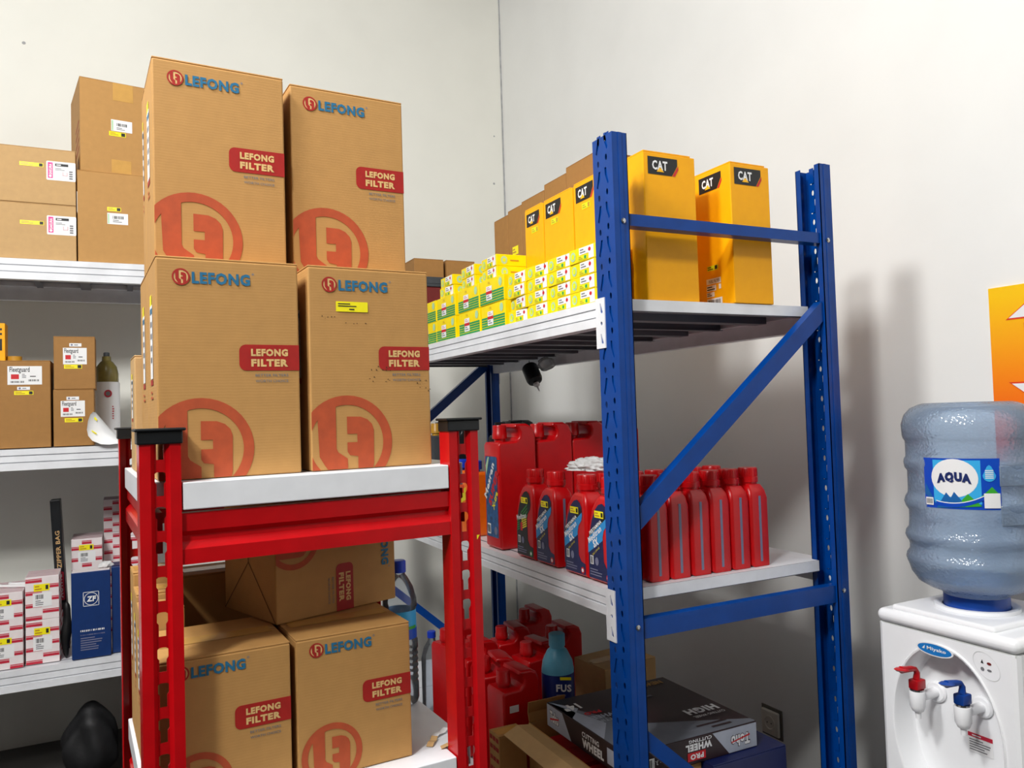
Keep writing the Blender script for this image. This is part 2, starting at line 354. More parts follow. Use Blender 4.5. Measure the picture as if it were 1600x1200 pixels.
for zt, h in ((1.6605, .059), (1.0165, .055), (.2975, .057)):
    for X, sx in ((BX0, 1), (BX1, -1)):
        o = add_beam(blue, X, sx, BYn + .0785, BYf - .0005, zt, h)
        for ye, s in ((BYn + .084, -1), (BYf - .006, 1)):
            vs, fs = map_plate(brk, (X - sx * .0022, ye, zt - .108), (0, s, 0), (0, 0, 1))
            MB().add(vs, fs, 'whitepaint').build('end_bracket', o)
    n = 6; Wd = (BYf + .03 - (BYn + .05)) / n
    for i in range(n):
        y0 = BYn + .05 + i * Wd; m = 'deckshade'
        g = .045 if 0 < i < n - 1 else .045
        b = MB()
        b.sheet([(y0 + .012, zt - .024), (y0 + .001, zt - .024), (y0 + .001, zt), (y0 + Wd - .001, zt), (y0 + Wd - .001, zt - .024), (y0 + Wd - .012, zt - .024)], BX0 + g, BX1 - g, .0022, 'deckshade', 'x')
        b.box(BX0 + g, BX1 - g, y0 + Wd / 2 - .02, y0 + Wd / 2 + .02, zt - .026, zt - .0023, 'deckshade')
        b.box(BX0 + .046, BX1 - .046, y0 + .002, y0 + Wd - .002, zt + .0021, zt + .0025, 'whitepaint')
        if i == 0: b.box(BX0 + .046, BX1 - .046, y0 - .0022, y0 - .0011, zt - .0235, zt + .0024, 'whitepaint')
        b.build('deck_panel', blue)
ZB1, ZB2, ZB3 = 1.6632, 1.0192, .3002

# left rack along the back wall
LX0, LX1, LY = -1.45, .80, 3.5
lrack = thing('storage_rack', 'long white shelving rack standing against the back wall', 'rack', (0, 0, 0))
for X in (LX0, LX1 - .04):
    for Y in (LY + .0, LY + .55):
        b = MB(); b.sheet([(X + .04, Y + .06), (X, Y + .06), (X, Y), (X + .04, Y)], 0, 2.12, .002, 'bluepaint'); b.build('post', lrack)
for zt in (2.061, 1.333, .5085):
    for Y, s in ((LY, 1), (LY + .61, -1)):
        b = MB(); b.extr([(Y + s * a, zt + c) for a, c in beam_prof(.08, 1)], 'x', LX0 + .045, LX1 - .045, 'whitepaint'); b.build('beam', lrack)
    n = 6; Wd = (LX1 - LX0 - .09) / n
    for i in range(n):
        x0 = LX0 + .045 + i * Wd; b = MB()
        b.sheet([(x0 + .012, zt - .024), (x0 + .001, zt - .024), (x0 + .001, zt), (x0 + Wd - .001, zt), (x0 + Wd - .001, zt - .024), (x0 + Wd - .012, zt - .024)], LY + .045, LY + .565, .0022, 'deckshade', 'y')
        b.box(x0 + Wd / 2 - .02, x0 + Wd / 2 + .02, LY + .045, LY + .565, zt - .028, zt - .0023, 'deckshade'); b.box(x0 + .002, x0 + Wd - .002, LY + .046, LY + .564, zt + .0021, zt + .0025, 'whitepaint'); b.build('deck_panel', lrack)
ZL1, ZL2, ZL3 = 2.0638, 1.3358, .5113

# red rack in front
TH = math.radians(3)
RO = Vector((.02, 1.235, 0)); UX = Vector((math.cos(TH), math.sin(TH), 0)); UY = Vector((-math.sin(TH), math.cos(TH), 0))
def RW(x, y, z): return RO + UX * x + UY * y + Vector((0, 0, z))
red = thing('storage_rack', 'low red boltless rack with white trays standing in front', 'rack', RO, TH)
def web_pieces():
    """slotted web of a red post: left and right cheeks round each keyhole and the bridges between them"""
    xl, xr, c = .0175, .0355, .0265; out = []; prof = [(.0048, -.0275), (.0048, -.0105), (.0080, -.006), (.0086, 0), (.0075, .0042), (.0045, .0065), (0.0008, .0068)]
    top = 1.3655; kz = 1.341
    out.append([(xl, 1.3655), (.0217, 1.3655), (.0217, 1.398), (xl, 1.398)]); out.append([(.0313, 1.3655), (xr, 1.3655), (xr, 1.398), (.0313, 1.398)])
    while kz > .06:
        out.append([(xl, kz + .0068), (xr, kz + .0068), (xr, top), (xl, top)])
        out.append([(xl, kz - .0275)] + [(c - w_, kz + z_) for w_, z_ in prof] + [(xl, kz + .0068)])
        out.append([(xr, kz + .0068)] + [(c + w_, kz + z_) for w_, z_ in prof[::-1]] + [(xr, kz - .0275)])
        top = kz - .0275; kz -= .05
    out.append([(xl, 0), (xr, 0), (xr, top), (xl, top)])
    return out
WEB = web_pieces()
def red_post(x, y, back=False):
    b = MB(); s = -1 if back else 1
    def Q(a, c): return (x + a, y + s * c)
    P1 = [Q(0, .038), Q(0, 0), Q(.013, 0), Q(.0182, .0055)]; P2 = [Q(.0348, .0055), Q(.04, 0), Q(.053, 0), Q(.053, .038)]
    for P in (P1, P2): b.sheet(P, 0, 1.398, -.0016 * s if s > 0 else .0016, 'redpaint')
    for pc in WEB: b.extr([(x + q[0], q[1]) for q in pc], 'y', y + s * .0055, y + s * .0073, 'redpaint')
    p = b.build('post', red)
    c = MB(); c.extr([(x - .004, min(y - s * .004, y + s * .039)), (x + .057, min(y - s * .004, y + s * .039)), (x + .057, max(y - s * .004, y + s * .039)), (x - .004, max(y - s * .004, y + s * .039))], 'z', 1.388, 1.407, 'blackplastic')
    c.box(x - .008, x + .061, min(y - s * .008, y + s * .0405), max(y - s * .008, y + s * .0405), 1.4065, 1.411, 'blackplastic'); c.build('cap', p, bevel=.002)
    return p
RWd, RDp = .535, .56
for x in (0, RWd - .053):
    red_post(x, 0); pb = red_post(x, RDp, True)
def red_level(zt, lip):
    # front and rear beams with a pressed step, side beams, white tray
    for y, s in ((.005, 1), (RDp - .005, -1)):
        pf = [(0, zt - .045), (0, zt - .071), (.006, zt - .078), (.006, zt - .086), (0, zt - .093), (-.003, zt - .097), (-.003, zt - .119), (.022, zt - .119), (.022, zt - .045)]
        b = MB().extr([(y + s * a, c) for a, c in pf], 'x', .0535, RWd - .0535, 'redpaint'); b.build('beam', red)
    for x, s in ((.012, 1), (RWd - .012, -1)):
        pf = [(0, zt - .045), (0, zt - .062), (.006, zt - .067), (.006, zt - .072), (0, zt - .078), (-.003, zt - .082), (-.003, zt - .105), (.02, zt - .105), (.02, zt - .045)]
        b = MB().extr([(x + s * a, c) for a, c in pf], 'y', .04, RDp - .04, 'redpaint'); b.build('beam', red)
    b = MB(); t = .002
    x0, x1, y0, y1 = .008, RWd - .008, .0, RDp
    pl = [(.056, y0), (x1 - .048, y0), (x1 - .048, .045), (x1, .045), (x1, y1 - .045), (x1 - .048, y1 - .045), (x1 - .048, y1), (.056, y1), (.056, y1 - .045), (x0, y1 - .045), (x0, .045), (.056, .045)]
    b.extr(pl, 'z', zt - lip, zt, 'whitepaint'); b.build('tray', red, bevel=.0015)
ZR1, ZR2 = 1.331, .838
red_level(ZR1, .040); red_level(ZR2, .040); red_level(.30, .040)
ar = PB().poly(Fr((RWd - .006, -.0006, 1.2), (1, 0, 0), (0, 0, 1)), [(-.004, .0065), (.005, .0065), (.0005, -.001)], 'stickeryellow'); ar.build('arrow_sticker', red)

# ---------------------------------------------------------------- brown filter cartons of the red rack
def arc(r, a0, a1, n): return [(r * math.cos(math.radians(a0 + (a1 - a0) * i / n)), r * math.sin(math.radians(a0 + (a1 - a0) * i / n))) for i in range(n + 1)]
EMB_A = [(-.24, .75)] + arc(.8, 106, -46, 22) + [(.58, -.45), (.59, .25), (.55, .38), (.45, .48), (.3, .54), (.0, .55), (.0, .18), (.22, .18), (.22, 0), (0, 0), (0, -.2), (.05, -.27), (.23, -.3), (.23, -.76), (0, -.79), (0, -.34), (-.2, -.2), (-.24, -.12)]
EMB_C = arc(.8, 142, 248, 16)[0:] + [(-.5, -.45), (-.6, -.28)]
EMB = curve_mesh([arc(1, 0, 352, 44), EMB_A, EMB_C], 0, 0, 'emblem')
def clip_poly(p, x0, x1, y0, y1):
    for ax_, lim, sg in ((0, x0, 1), (0, x1, -1), (1, y0, 1), (1, y1, -1)):
        q = []
        for i in range(len(p)):
            a, b = p[i - 1], p[i]; da = (a[ax_] - lim) * sg; db = (b[ax_] - lim) * sg
            if (da >= 0) != (db >= 0):
                t = da / (da - db); q.append((a[0] + (b[0] - a[0]) * t, a[1] + (b[1] - a[1]) * t))
            if db >= 0: q.append(b)
        p = q
        if len(p) < 3: return None
    return p
def emblem(mb, f, cx, cy, r, m, k=0, clip=None, inner=None):
    if inner: mb.oval(f, cx, cy, r * .9, r * .9, inner, k - 1)
    for fc in EMB[1]:
        p = [(cx + r * EMB[0][i].x, cy + r * EMB[0][i].y) for i in fc]
        if clip: p = clip_poly(p, *clip)
        if p: mb.poly(f, p, m, k)
def filter_prints(t, f, W, H, lf='logoblue'):
    """printed front of a filter carton: emblem, word mark, red banner and slogan; frame f has its origin lower left"""
    q = W / .207; v = H / .331
    e = PB(); emblem(e, f, .0586 * q, (.0435 * v if H > .3 else .035), .0765 * q if H > .3 else .05, 'orange', 0, (.001, W - .001, .001, H - .001)); e.build('emblem', t)
    top = H - .031 * (v if H < .3 else 1); s = q
    l = PB(); emblem(l, f, .0345 * s, top, .0125 * s, 'logored', 1, None, 'kraftprint')
    l.text(f, 'LEFONG', .0495 * s, top - .0095 * s, .018 * s, lf, 1, .045, .084 * s); l.text(f, '®', .136 * s, top + .007 * s, .004 * s, lf, 1, 0, .004 * s); l.build('logo', t)
    b0, b1 = H - .170 * v, H - .130 * v
    if H < .3: m = (b0 + b1) / 2; b0, b1 = m - .018, m + .018
    b = PB().rrect(f, .1155 * s, b0, W - .0005, b1, .01 * s, 'banner', 0, '1001'); hh = b1 - b0
    b.text(f, 'LEFONG', .133 * s, b0 + hh * .55, hh * .29, 'kraftprint', 1, .055, .056 * s); b.text(f, 'FILTER', .133 * s, b0 + hh * .15, hh * .29, 'kraftprint', 1, .055, .056 * s); b.build('banner', t)
    g = PB().text(f, 'BETTER FILTERS', .139 * s, b0 - .0095 * s, .0042 * s, 'slogan', 1, .01, .05 * s); g.text(f, 'WORTH CHOICE', .139 * s, b0 - .0185 * s, .0042 * s, 'slogan', 1, .01, .05 * s); g.build('slogan', t)
def side_strip(t, W, D, H):
    f = FL(W, D)
    p = PB().rect(f, D * .35, H * .46, D * .62, H * .80, 'white'); p.rect(f, D * .36, H * .80, D * .55, H * .85, 'stickeryellow')
    p.rect(f, D * .40, H * .76, D * .60, H * .785, 'logoblue', 1)
    for i in range(4): p.rect(f, D * .42, H * (.70 - i * .055), D * .56, H * (.725 - i * .055), 'inkgrey', 1)
    p.rect(f, D * .35, H * .43, D * .62, H * .455, 'banner'); p.lines(f, D * .38, H * .36, D * .6, H * .41, 2, 'orange'); p.build('label_sticker', t)
CW, CD, CH = .2115, .141, .338
G = 'printed brown filter cartons on the red rack'
def lef(label, x, y, z, W=CW, D=CD, H=CH, rot=0, prints=True, strip=True, mat='kraft'):
    t = carton('filter_carton', label, 'box', W, D, H, RW(x + W / 2, y, z), TH + rot, mat, group=G)
    if prints: filter_prints(t, FF(W), W, H)
    if strip: side_strip(t, W, D, H)
    return t
z1 = ZR1 + .0008
lef('brown printed filter carton behind the red post, front left on the upper tray', .0275, .042, z1)
t = lef('scuffed brown filter carton with yellow price sticker, front right on the upper tray', .2555, .042, z1)
f = FF(CW); p = PB().rrect(f, .0455, CH - .0755, .1005, CH - .0585, .001, 'stickeryellow', 1); p.lines(f, .049, CH - .0680, .083, CH - .0605, 2, 'ink', 2); p.lines(f, .068, CH - .0735, .083, CH - .069, 1, 'ink', 2)
p.build('price_sticker', t)
r = random.Random(5)
for cx, cy, n, sx in ((.125, .166, 9, .022), (.12, .148, 6, .02), (.03, .249, 5, .014), (.196, .142, 5, .012), (.2, .13, 4, .01), (.075, .24, 4, .02)):
    p = PB()
    for i in range(n):
        a, b2 = cx + r.uniform(-sx, sx), cy + r.uniform(-.004, .004); p.poly(f, [(a, b2), (a + r.uniform(.001, .004), b2 + .0004), (a + .002, b2 + .0012), (a + .0005, b2 + .0008 + r.uniform(0, .003))], 'seamdark', 1)
    p.build('scuff_mark', t)['kind'] = 'stuff'
lef('brown filter carton second from the front, left side of the upper tray', .0275, .186, z1, prints=False)
lef('brown filter carton second from the front, right side of the upper tray', .2555, .186, z1, prints=False, strip=False)
z2_ = z1 + CH + .001
lef('tallest standing brown filter carton, upper left of the four on the red rack', .034, .125, z2_, .208)
lef('brown filter carton at the upper right of the four, shaded along its left edge', .257, .14, z2_, .21)
lef('brown filter carton behind the upper left one, only its side edge showing', .034, .2695, z2_, .208, D=.055, prints=False)
for i, (y, D, H) in enumerate(((.334, .10, .21), (.437, .08, .218))):
    lef(('narrow brown carton near the rear left of the upper tray, third from the front', 'narrow brown carton at the rear left corner of the upper tray')[i], .016 + .012 * i, y, z1, .12, D, H, prints=False, mat='kraftl')
z3 = ZR2 + .0008; LW, LD, LH = .193, .198, .2265
lef('smaller brown filter carton on the lower tray, left, partly behind the red post', .022, .045, z3, LW, LD, LH)
lef('smaller brown filter carton on the lower tray, right, beside the water bottle', .2245, .045, z3, LW, LD, LH)
# the carton lying on its side on those two
t = thing('filter_carton', 'brown filter carton lying on its side under the red beam', 'box', RW(.218, .152, z3 + LH + .0008), TH + math.radians(15.2), G)
LL = .25
b = MB().box(0, LL, 0, LD, 0, LW, 'kraft'); b.build('body', t, bevel=.0025)
fr = Fr((0, 0, LW), (0, 0, -1), (1, 0, 0))
filter_prints(t, fr, LW, LL)
fs_ = Fr((0, LD, 0), (0, -1, 0), (0, 0, 1)); p = PB()
for a, b_, c, d in ((0.002, .002, LD * .5, LW * .5), (LD * .5, LW * .5, LD - .002, .002), (LD * .5, LW * .5, LD * .5, LW - .002)):
    nx, ny = -(d - b_), (c - a); L_ = math.hypot(nx, ny); nx, ny = nx / L_ * .0008, ny / L_ * .0008
    p.poly(fs_, [(a + nx, b_ + ny), (a - nx, b_ - ny), (c - nx, d - ny), (c + nx, d + ny)], 'seamdark', 0)
p.build('flap_seam', t)
for i, (x, y, W, D, H) in enumerate(((.014, .248, .07, .08, .262), (.014, .332, .07, .08, .275), (.014, .416, .07, .08, .30))):
    lef(('narrow brown carton at the left of the lower tray, nearest the front post', 'narrow brown carton at the left of the lower tray, middle of three', 'narrow brown carton at the left of the lower tray, rearmost of three')[i], x, y, z3, W, D, H, prints=False)
carton('storage_carton', 'plain dull brown carton at the back of the lower tray, behind the left printed carton', 'box', .13, .11, .285, RW(.16, .40, z3), TH, 'kraftd', group=G)
carton('storage_carton', 'plain brown carton under the lying one, at the back middle of the lower tray', 'box', .16, .12, .235, RW(.32, .40, z3), TH, 'kraftd', group=G)

# water bottle and paper scraps on the lower tray
t = thing('water_bottle', 'clear plastic water bottle with blue cap and blue label on the lower red tray', 'bottle', RW(.492, .285, z3), TH)
BR = .035
pr = [(.001, .006), (.022, .002), (.032, .004), (BR, .012), (BR, .04)]
for i in range(6): pr += [(BR - .0025, .046 + i * .012), (BR, .051 + i * .012)]
pr += [(BR, .126), (.0325, .13), (.0325, .19), (BR, .194), (BR - .001, .21), (.028, .232), (.017, .252), (.0125, .258), (.0125, .268)]
MB().lathe(pr, 'petclear', 28).build('bottle_body', t, smooth=True)
MB().lathe([(.0145, .262), (.0145, .284), (.012, .286), (.001, .286)], 'capblue', 20).build('cap', t, smooth=True)
l = MB().lathe([(.0329, .132), (.0329, .188)], 'labelsky', 28, cap=False); l.build('label', t, smooth=True, recalc=False)
l = MB().lathe([(.0333, .132), (.0333, .152)], 'labelblue', 14, None, PI, 1.9 * PI); l.lathe([(.0334, .152), (.0334, .158)], 'hillgreen', 10, None, PI * 1.35, 1.75 * PI); l.lathe([(.0334, .16), (.0334, .182)], 'white', 10, None, PI * 1.1, 1.4 * PI); l.build('label_print', t, smooth=True, recalc=False)
for i, (x, y, a, L) in enumerate(((.475, .09, .5, .035), (.47, .045, -.2, .04), (.455, .06, .9, .03))):
    b = MB().sheet([(0, 0), (L * .3, .004), (L * .7, .002), (L, .006)], -.006, .006, .0006, 'kraftl' if i else 'bag', 'y', Matrix.Rotation(0, 4, 'X'))
    o = b.build('paper_scrap', None, RW(x, y, z3 + .0006), a); tag(o, ('white scrap of tape beside the water bottle base', 'cream scrap of tape nearest the front edge of the lower red tray', 'curled cream paper strip in the middle of the bare lower tray')[i], 'scrap')

# ---------------------------------------------------------------- goods on the blue rack, top shelf
def rot_in(root, a): root.rotation_euler = (0, 0, a)
QX = -PI / 2     # carton fronts turned to the aisle (-x)
def cat_print(mb, f, a, b, s):
    """black parallelogram badge with white letters, yellow triangle and red slash; s = badge width"""
    h = s * .47
    mb.poly(f, [(a, b), (a + s * .78, b), (a + s * .97, b + h), (a, b + h)][:2] + [(a + s * .97, b + h * .62), (a + s * .97, b + h), (a, b + h)], 'catblack', 0)
    mb.poly(f, [(a + s * .80, b), (a + s * .88, b), (a + s, b + h * .40), (a + s, b + h * .62)], 'stickerred', 0)
    mb.text(f, 'CAT', a + s * .14, b + h * .26, h * .54, 'white', 1, .035, s * .50)
    mb.poly(f, [(a + s * .27, b + h * .16), (a + s * .52, b + h * .16), (a + s * .395, b + h * .42)], 'catlogoyellow', 2)
def cat_box(label, W, D, H, loc, rotz, front=True, side=False, a=.012, sticker=True):
    t = thing('filter_carton', label, 'box', loc, rotz, 'yellow filter cartons on the blue rack')
    MB().box(-W / 2, W / 2, 0, D, 0, H - .004, 'catyellow').build('body', t, bevel=.002)
    MB().box(-W / 2 + .001, W / 2 - .012, .001, D - .001, H - .004, H, 'catyellow').build('flap', t, bevel=.001)
    MB().sheet([(W * .05, H), (W * .25, H + .004), (W / 2 - .002, H + .001)], .03, D - .002, .0012, 'kraftd', 'y').build('flap', t)
    if front:
        p = PB(); cat_print(p, FF(W), a, H - .055, min(.088, W * .72)); p.build('badge', t)
        if sticker: p = PB().rect(FF(W), a + .03, H - .078, a + .07, H - .063, 'limesticker'); p.lines(FF(W), a + .033, H - .076, a + .052, H - .065, 2, 'gold'); p.rect(FF(W), a + .058, H - .076, a + .067, H - .065, 'gold', 1); p.build('price_sticker', t)
    if side:
        f = FL(W, D); p = PB(); cat_print(p, f, D - .115, H - .055, .085); p.build('badge', t)
    return t
zt = ZB1 + .0006
t = cat_box('yellow filter carton nearest on the top blue shelf, badge facing the end frame', .15, .15, .351, (1.158, 1.467, zt), 0, sticker=False)
t = cat_box('tall yellow filter carton nearest the wall, badges on two faces and bar labels low', .125, .15, .347, (1.3895, 1.45, zt), 0, True, True, sticker=False)
f = FL(.125, .15); p = PB()
p.rect(f, .055, .092, .095, .104, 'limesticker'); p.lines(f, .057, .093, .078, .103, 2, 'ink'); p.rect(f, .083, .094, .092, .103, 'ink', 1)
p.rect(f, .05, .058, .103, .072, 'white'); p.text(f, 'FUEL FILTER', .06, .061, .007, 'ink', 1, 0, .04); p.rect(f, .05, .041, .085, .055, 'white'); p.lines(f, .052, .042, .083, .054, 2, 'ink'); p.rect(f, .095, .043, .103, .055, 'white')
p.rect(f, .05, .026, .078, .038, 'white'); p.lines(f, .052, .028, .07, .037, 2, 'ink'); p.rect(f, .05, .004, .106, .022, 'white'); p.bars(f, .053, .006, .1, .018, 16, 'ink'); p.build('label_sticker', t)
ys = ((1.70, .155, .353, 'yellow filter carton second from the blue post, badge beside the post'), (1.863, .16, .351, 'yellow filter carton third from the blue post on the top shelf'), (2.004, .112, .352, 'yellow filter carton farthest from the blue post, first beside the brown cartons'))
for yc, W, H, lb in ys: cat_box(lb, W, .15, H, (1.081, yc, zt), QX)
for i, (ya, yb, H) in enumerate(((1.905, 2.08, .505), (2.083, 2.222, .49), (2.226, 2.386, .475), (2.389, 2.494, .468), (2.498, 2.61, .458))):
    t = carton('storage_carton', 'tall brown carton behind the yellow ones, ' + ('nearest the blue post', 'second from the blue post', 'middle of five', 'fourth from the blue post, with label stickers', 'farthest from the blue post, with label stickers')[i], 'box', yb - ya, .24, H, (1.24, (ya + yb) / 2, zt), QX, 'kraftd', group='tall brown cartons behind the yellow ones')
    if i >= 3:
        W = yb - ya; f = FF(W); p = PB()
        a = W * .3; p.rect(f, a, H - .165, a + .045, H - .135, 'stickeryellow'); p.lines(f, a + .003, H - .16, a + .03, H - .14, 2, 'gold'); p.rect(f, a, H - .23, a + .045, H - .17, 'white'); p.lines(f, a + .004, H - .225, a + .04, H - .175, 5, 'inkgrey'); p.build('label_sticker', t)
# flat yellow cartons
def thin_proto(W, D, H):
    b = MB().box(-W / 2, W / 2, 0, D, 0, H, 'lemon'); o = b.build('filter_carton', None, bevel=.001, segs=1)
    f = FF(W); p = PB(); p.oval(f, W * .16, H * .5, W * .1, H * .34, 'mint', 0, 16); p.oval(f, W * .16, H * .5, W * .06, H * .2, 'limesticker', 1, 12)
    p.rect(f, W * .40, H * .48, W * .80, H * .96, 'white'); p.rect(f, W * .76, H * .08, W * .95, H * .96, 'white'); p.lines(f, W * .44, H * .54, W * .66, H * .9, 2, 'inkgrey'); p.oval(f, W * .80, H * .70, W * .05, H * .14, 'stickerred', 1, 10)
    p.rect(f, W * .36, H * .10, W * .70, H * .42, 'limesticker', 1); p.lines(f, W * .38, H * .14, W * .55, H * .38, 2, 'gold', 2); p.rect(f, W * .60, H * .15, W * .67, H * .37, 'green', 2)
    p.build('label_sticker', o)
    f = FRr(W, D); q = PB(); q.oval(f, D * .25, H * .5, D * .11, H * .36, 'mint', 0, 16); q.oval(f, D * .25, H * .5, D * .05, H * .16, 'limesticker', 1, 10); q.lines(f, D * .45, H * .38, D * .92, H * .62, 1, 'gold'); q.build('side_print', o)
    return o
def green_proto(W, D, H):
    b = MB().box(-W / 2, W / 2, 0, D, 0, H, 'lemon'); o = b.build('filter_carton', None, bevel=.001, segs=1)
    f = FF(W); p = PB()
    for i in range(5): p.rect(f, .002, H * (.03 + i * .1), W - .002, H * (.10 + i * .1), 'green')
    p.oval(f, W * .86, H * .76, W * .07, H * .17, 'mint', 0, 16); p.rect(f, W * .28, H * .16, W * .52, H * .72, 'white', 1); p.rect(f, W * .28, H * .40, W * .52, H * .52, 'stickerred', 2); p.lines(f, W * .31, H * .2, W * .48, H * .38, 2, 'inkgrey', 2); p.lines(f, W * .31, H * .56, W * .48, H * .7, 2, 'pattpink', 2)
    p.text(f, 'OIL', W * .36, H * .8, H * .1, 'gold', 1); p.build('front_print', o)
    return o
GT = 'flat yellow filter cartons on the top blue shelf'; GG = 'green striped filter cartons on the top blue shelf'
thinP = thin_proto(.114, .097, .034); greenP = green_proto(.167, .097, .0735)
used = set()
def put(proto, loc, rz, label, group, cat='box'):
    if proto.name not in used:
        used.add(proto.name); proto.location = loc; proto.rotation_euler = (0, 0, rz); return tag(proto, label, cat, group)
    return dup(proto, loc, rz, label, group)
cols = (1.575, 1.687, 1.801, 1.922); cn = ('in the column against the blue post', 'in the second column from the blue post', 'in the third column from the blue post', 'in the column beside the green stripes')
tn = ('bottom', 'second from the bottom', 'third from the bottom', 'top')
r = random.Random(11)
for ci, y in enumerate(cols):
    for k in range(4):
        a = r.uniform(-.03, .03) + (.06 if (ci, k) in ((1, 3), (2, 3)) else 0) + (-.1 if (ci, k) == (3, 1) else 0)
        put(thinP, (.974 + r.uniform(0, .004) + abs(a) * .05, y + r.uniform(-.0015, .0015), zt + k * .0345), QX + a, 'flat yellow carton, %s one %s' % (tn[k], cn[ci]), GT)
gy = (2.081, 2.259, 2.452, 2.624); gn = ('nearest the flat stacks', 'second from the flat stacks', 'third from the flat stacks', 'farthest away, partly behind the brown cartons')
for i, y in enumerate(gy):
    for k in range(2):
        put(greenP, (.974 + r.uniform(0, .003), y + r.uniform(-.001, .001), zt + k * .0741), QX + r.uniform(-.01, .01), 'green striped yellow carton, %s of the pair %s' % (('lower', 'upper')[k], gn[i]), GG)
for i, y in enumerate((2.118, 2.205 + .07, 2.463)):
    for k in range(2):
        a = r.uniform(-.05, .05); put(thinP, (.979 + r.uniform(0, .004) + .004, y, zt + .1486 + k * .0345), QX + a, 'flat yellow carton on the striped ones, %s of the pair %s' % (('lower', 'upper')[k], ('nearest the yellow badge cartons', 'in the middle', 'farthest from the blue post')[i]), GT)
# far end stack
t = carton('storage_carton', 'dull dark red carton at the far end of the top blue shelf', 'box', .31, .22, .30, (1.275, 3.155, zt), 0, 'redbrown', group='cartons at the far end of the top blue shelf')
t = thing('storage_tray', 'dark grey flat tray lying on the red carton at the far end', 'tray', (1.275, 3.15, zt + .3006)); MB().box(-.165, .165, 0, .23, 0, .012, 'darkgrey').build('base', t, bevel=.002)
for x in (-.165, .153): MB().box(x, x + .012, 0, .23, .0121, .042, 'darkgrey').build('wall', t, bevel=.002)
for y in (0, .218): MB().box(-.1525, .1525, y, y + .012, .0121, .042, 'darkgrey').build('wall', t, bevel=.002)
for i, x in enumerate((1.19, 1.338)):
    carton('storage_carton', ('small brown carton in the grey tray at the far end, left of two', 'small brown carton in the grey tray at the far end, right of two')[i], 'box', .135, .19, .11, (x, 3.17, zt + .3132), 0, 'kraftd', group='cartons at the far end of the top blue shelf')

# ---------------------------------------------------------------- middle shelf: oil bottles and jugs
zm = ZB2 + .0006
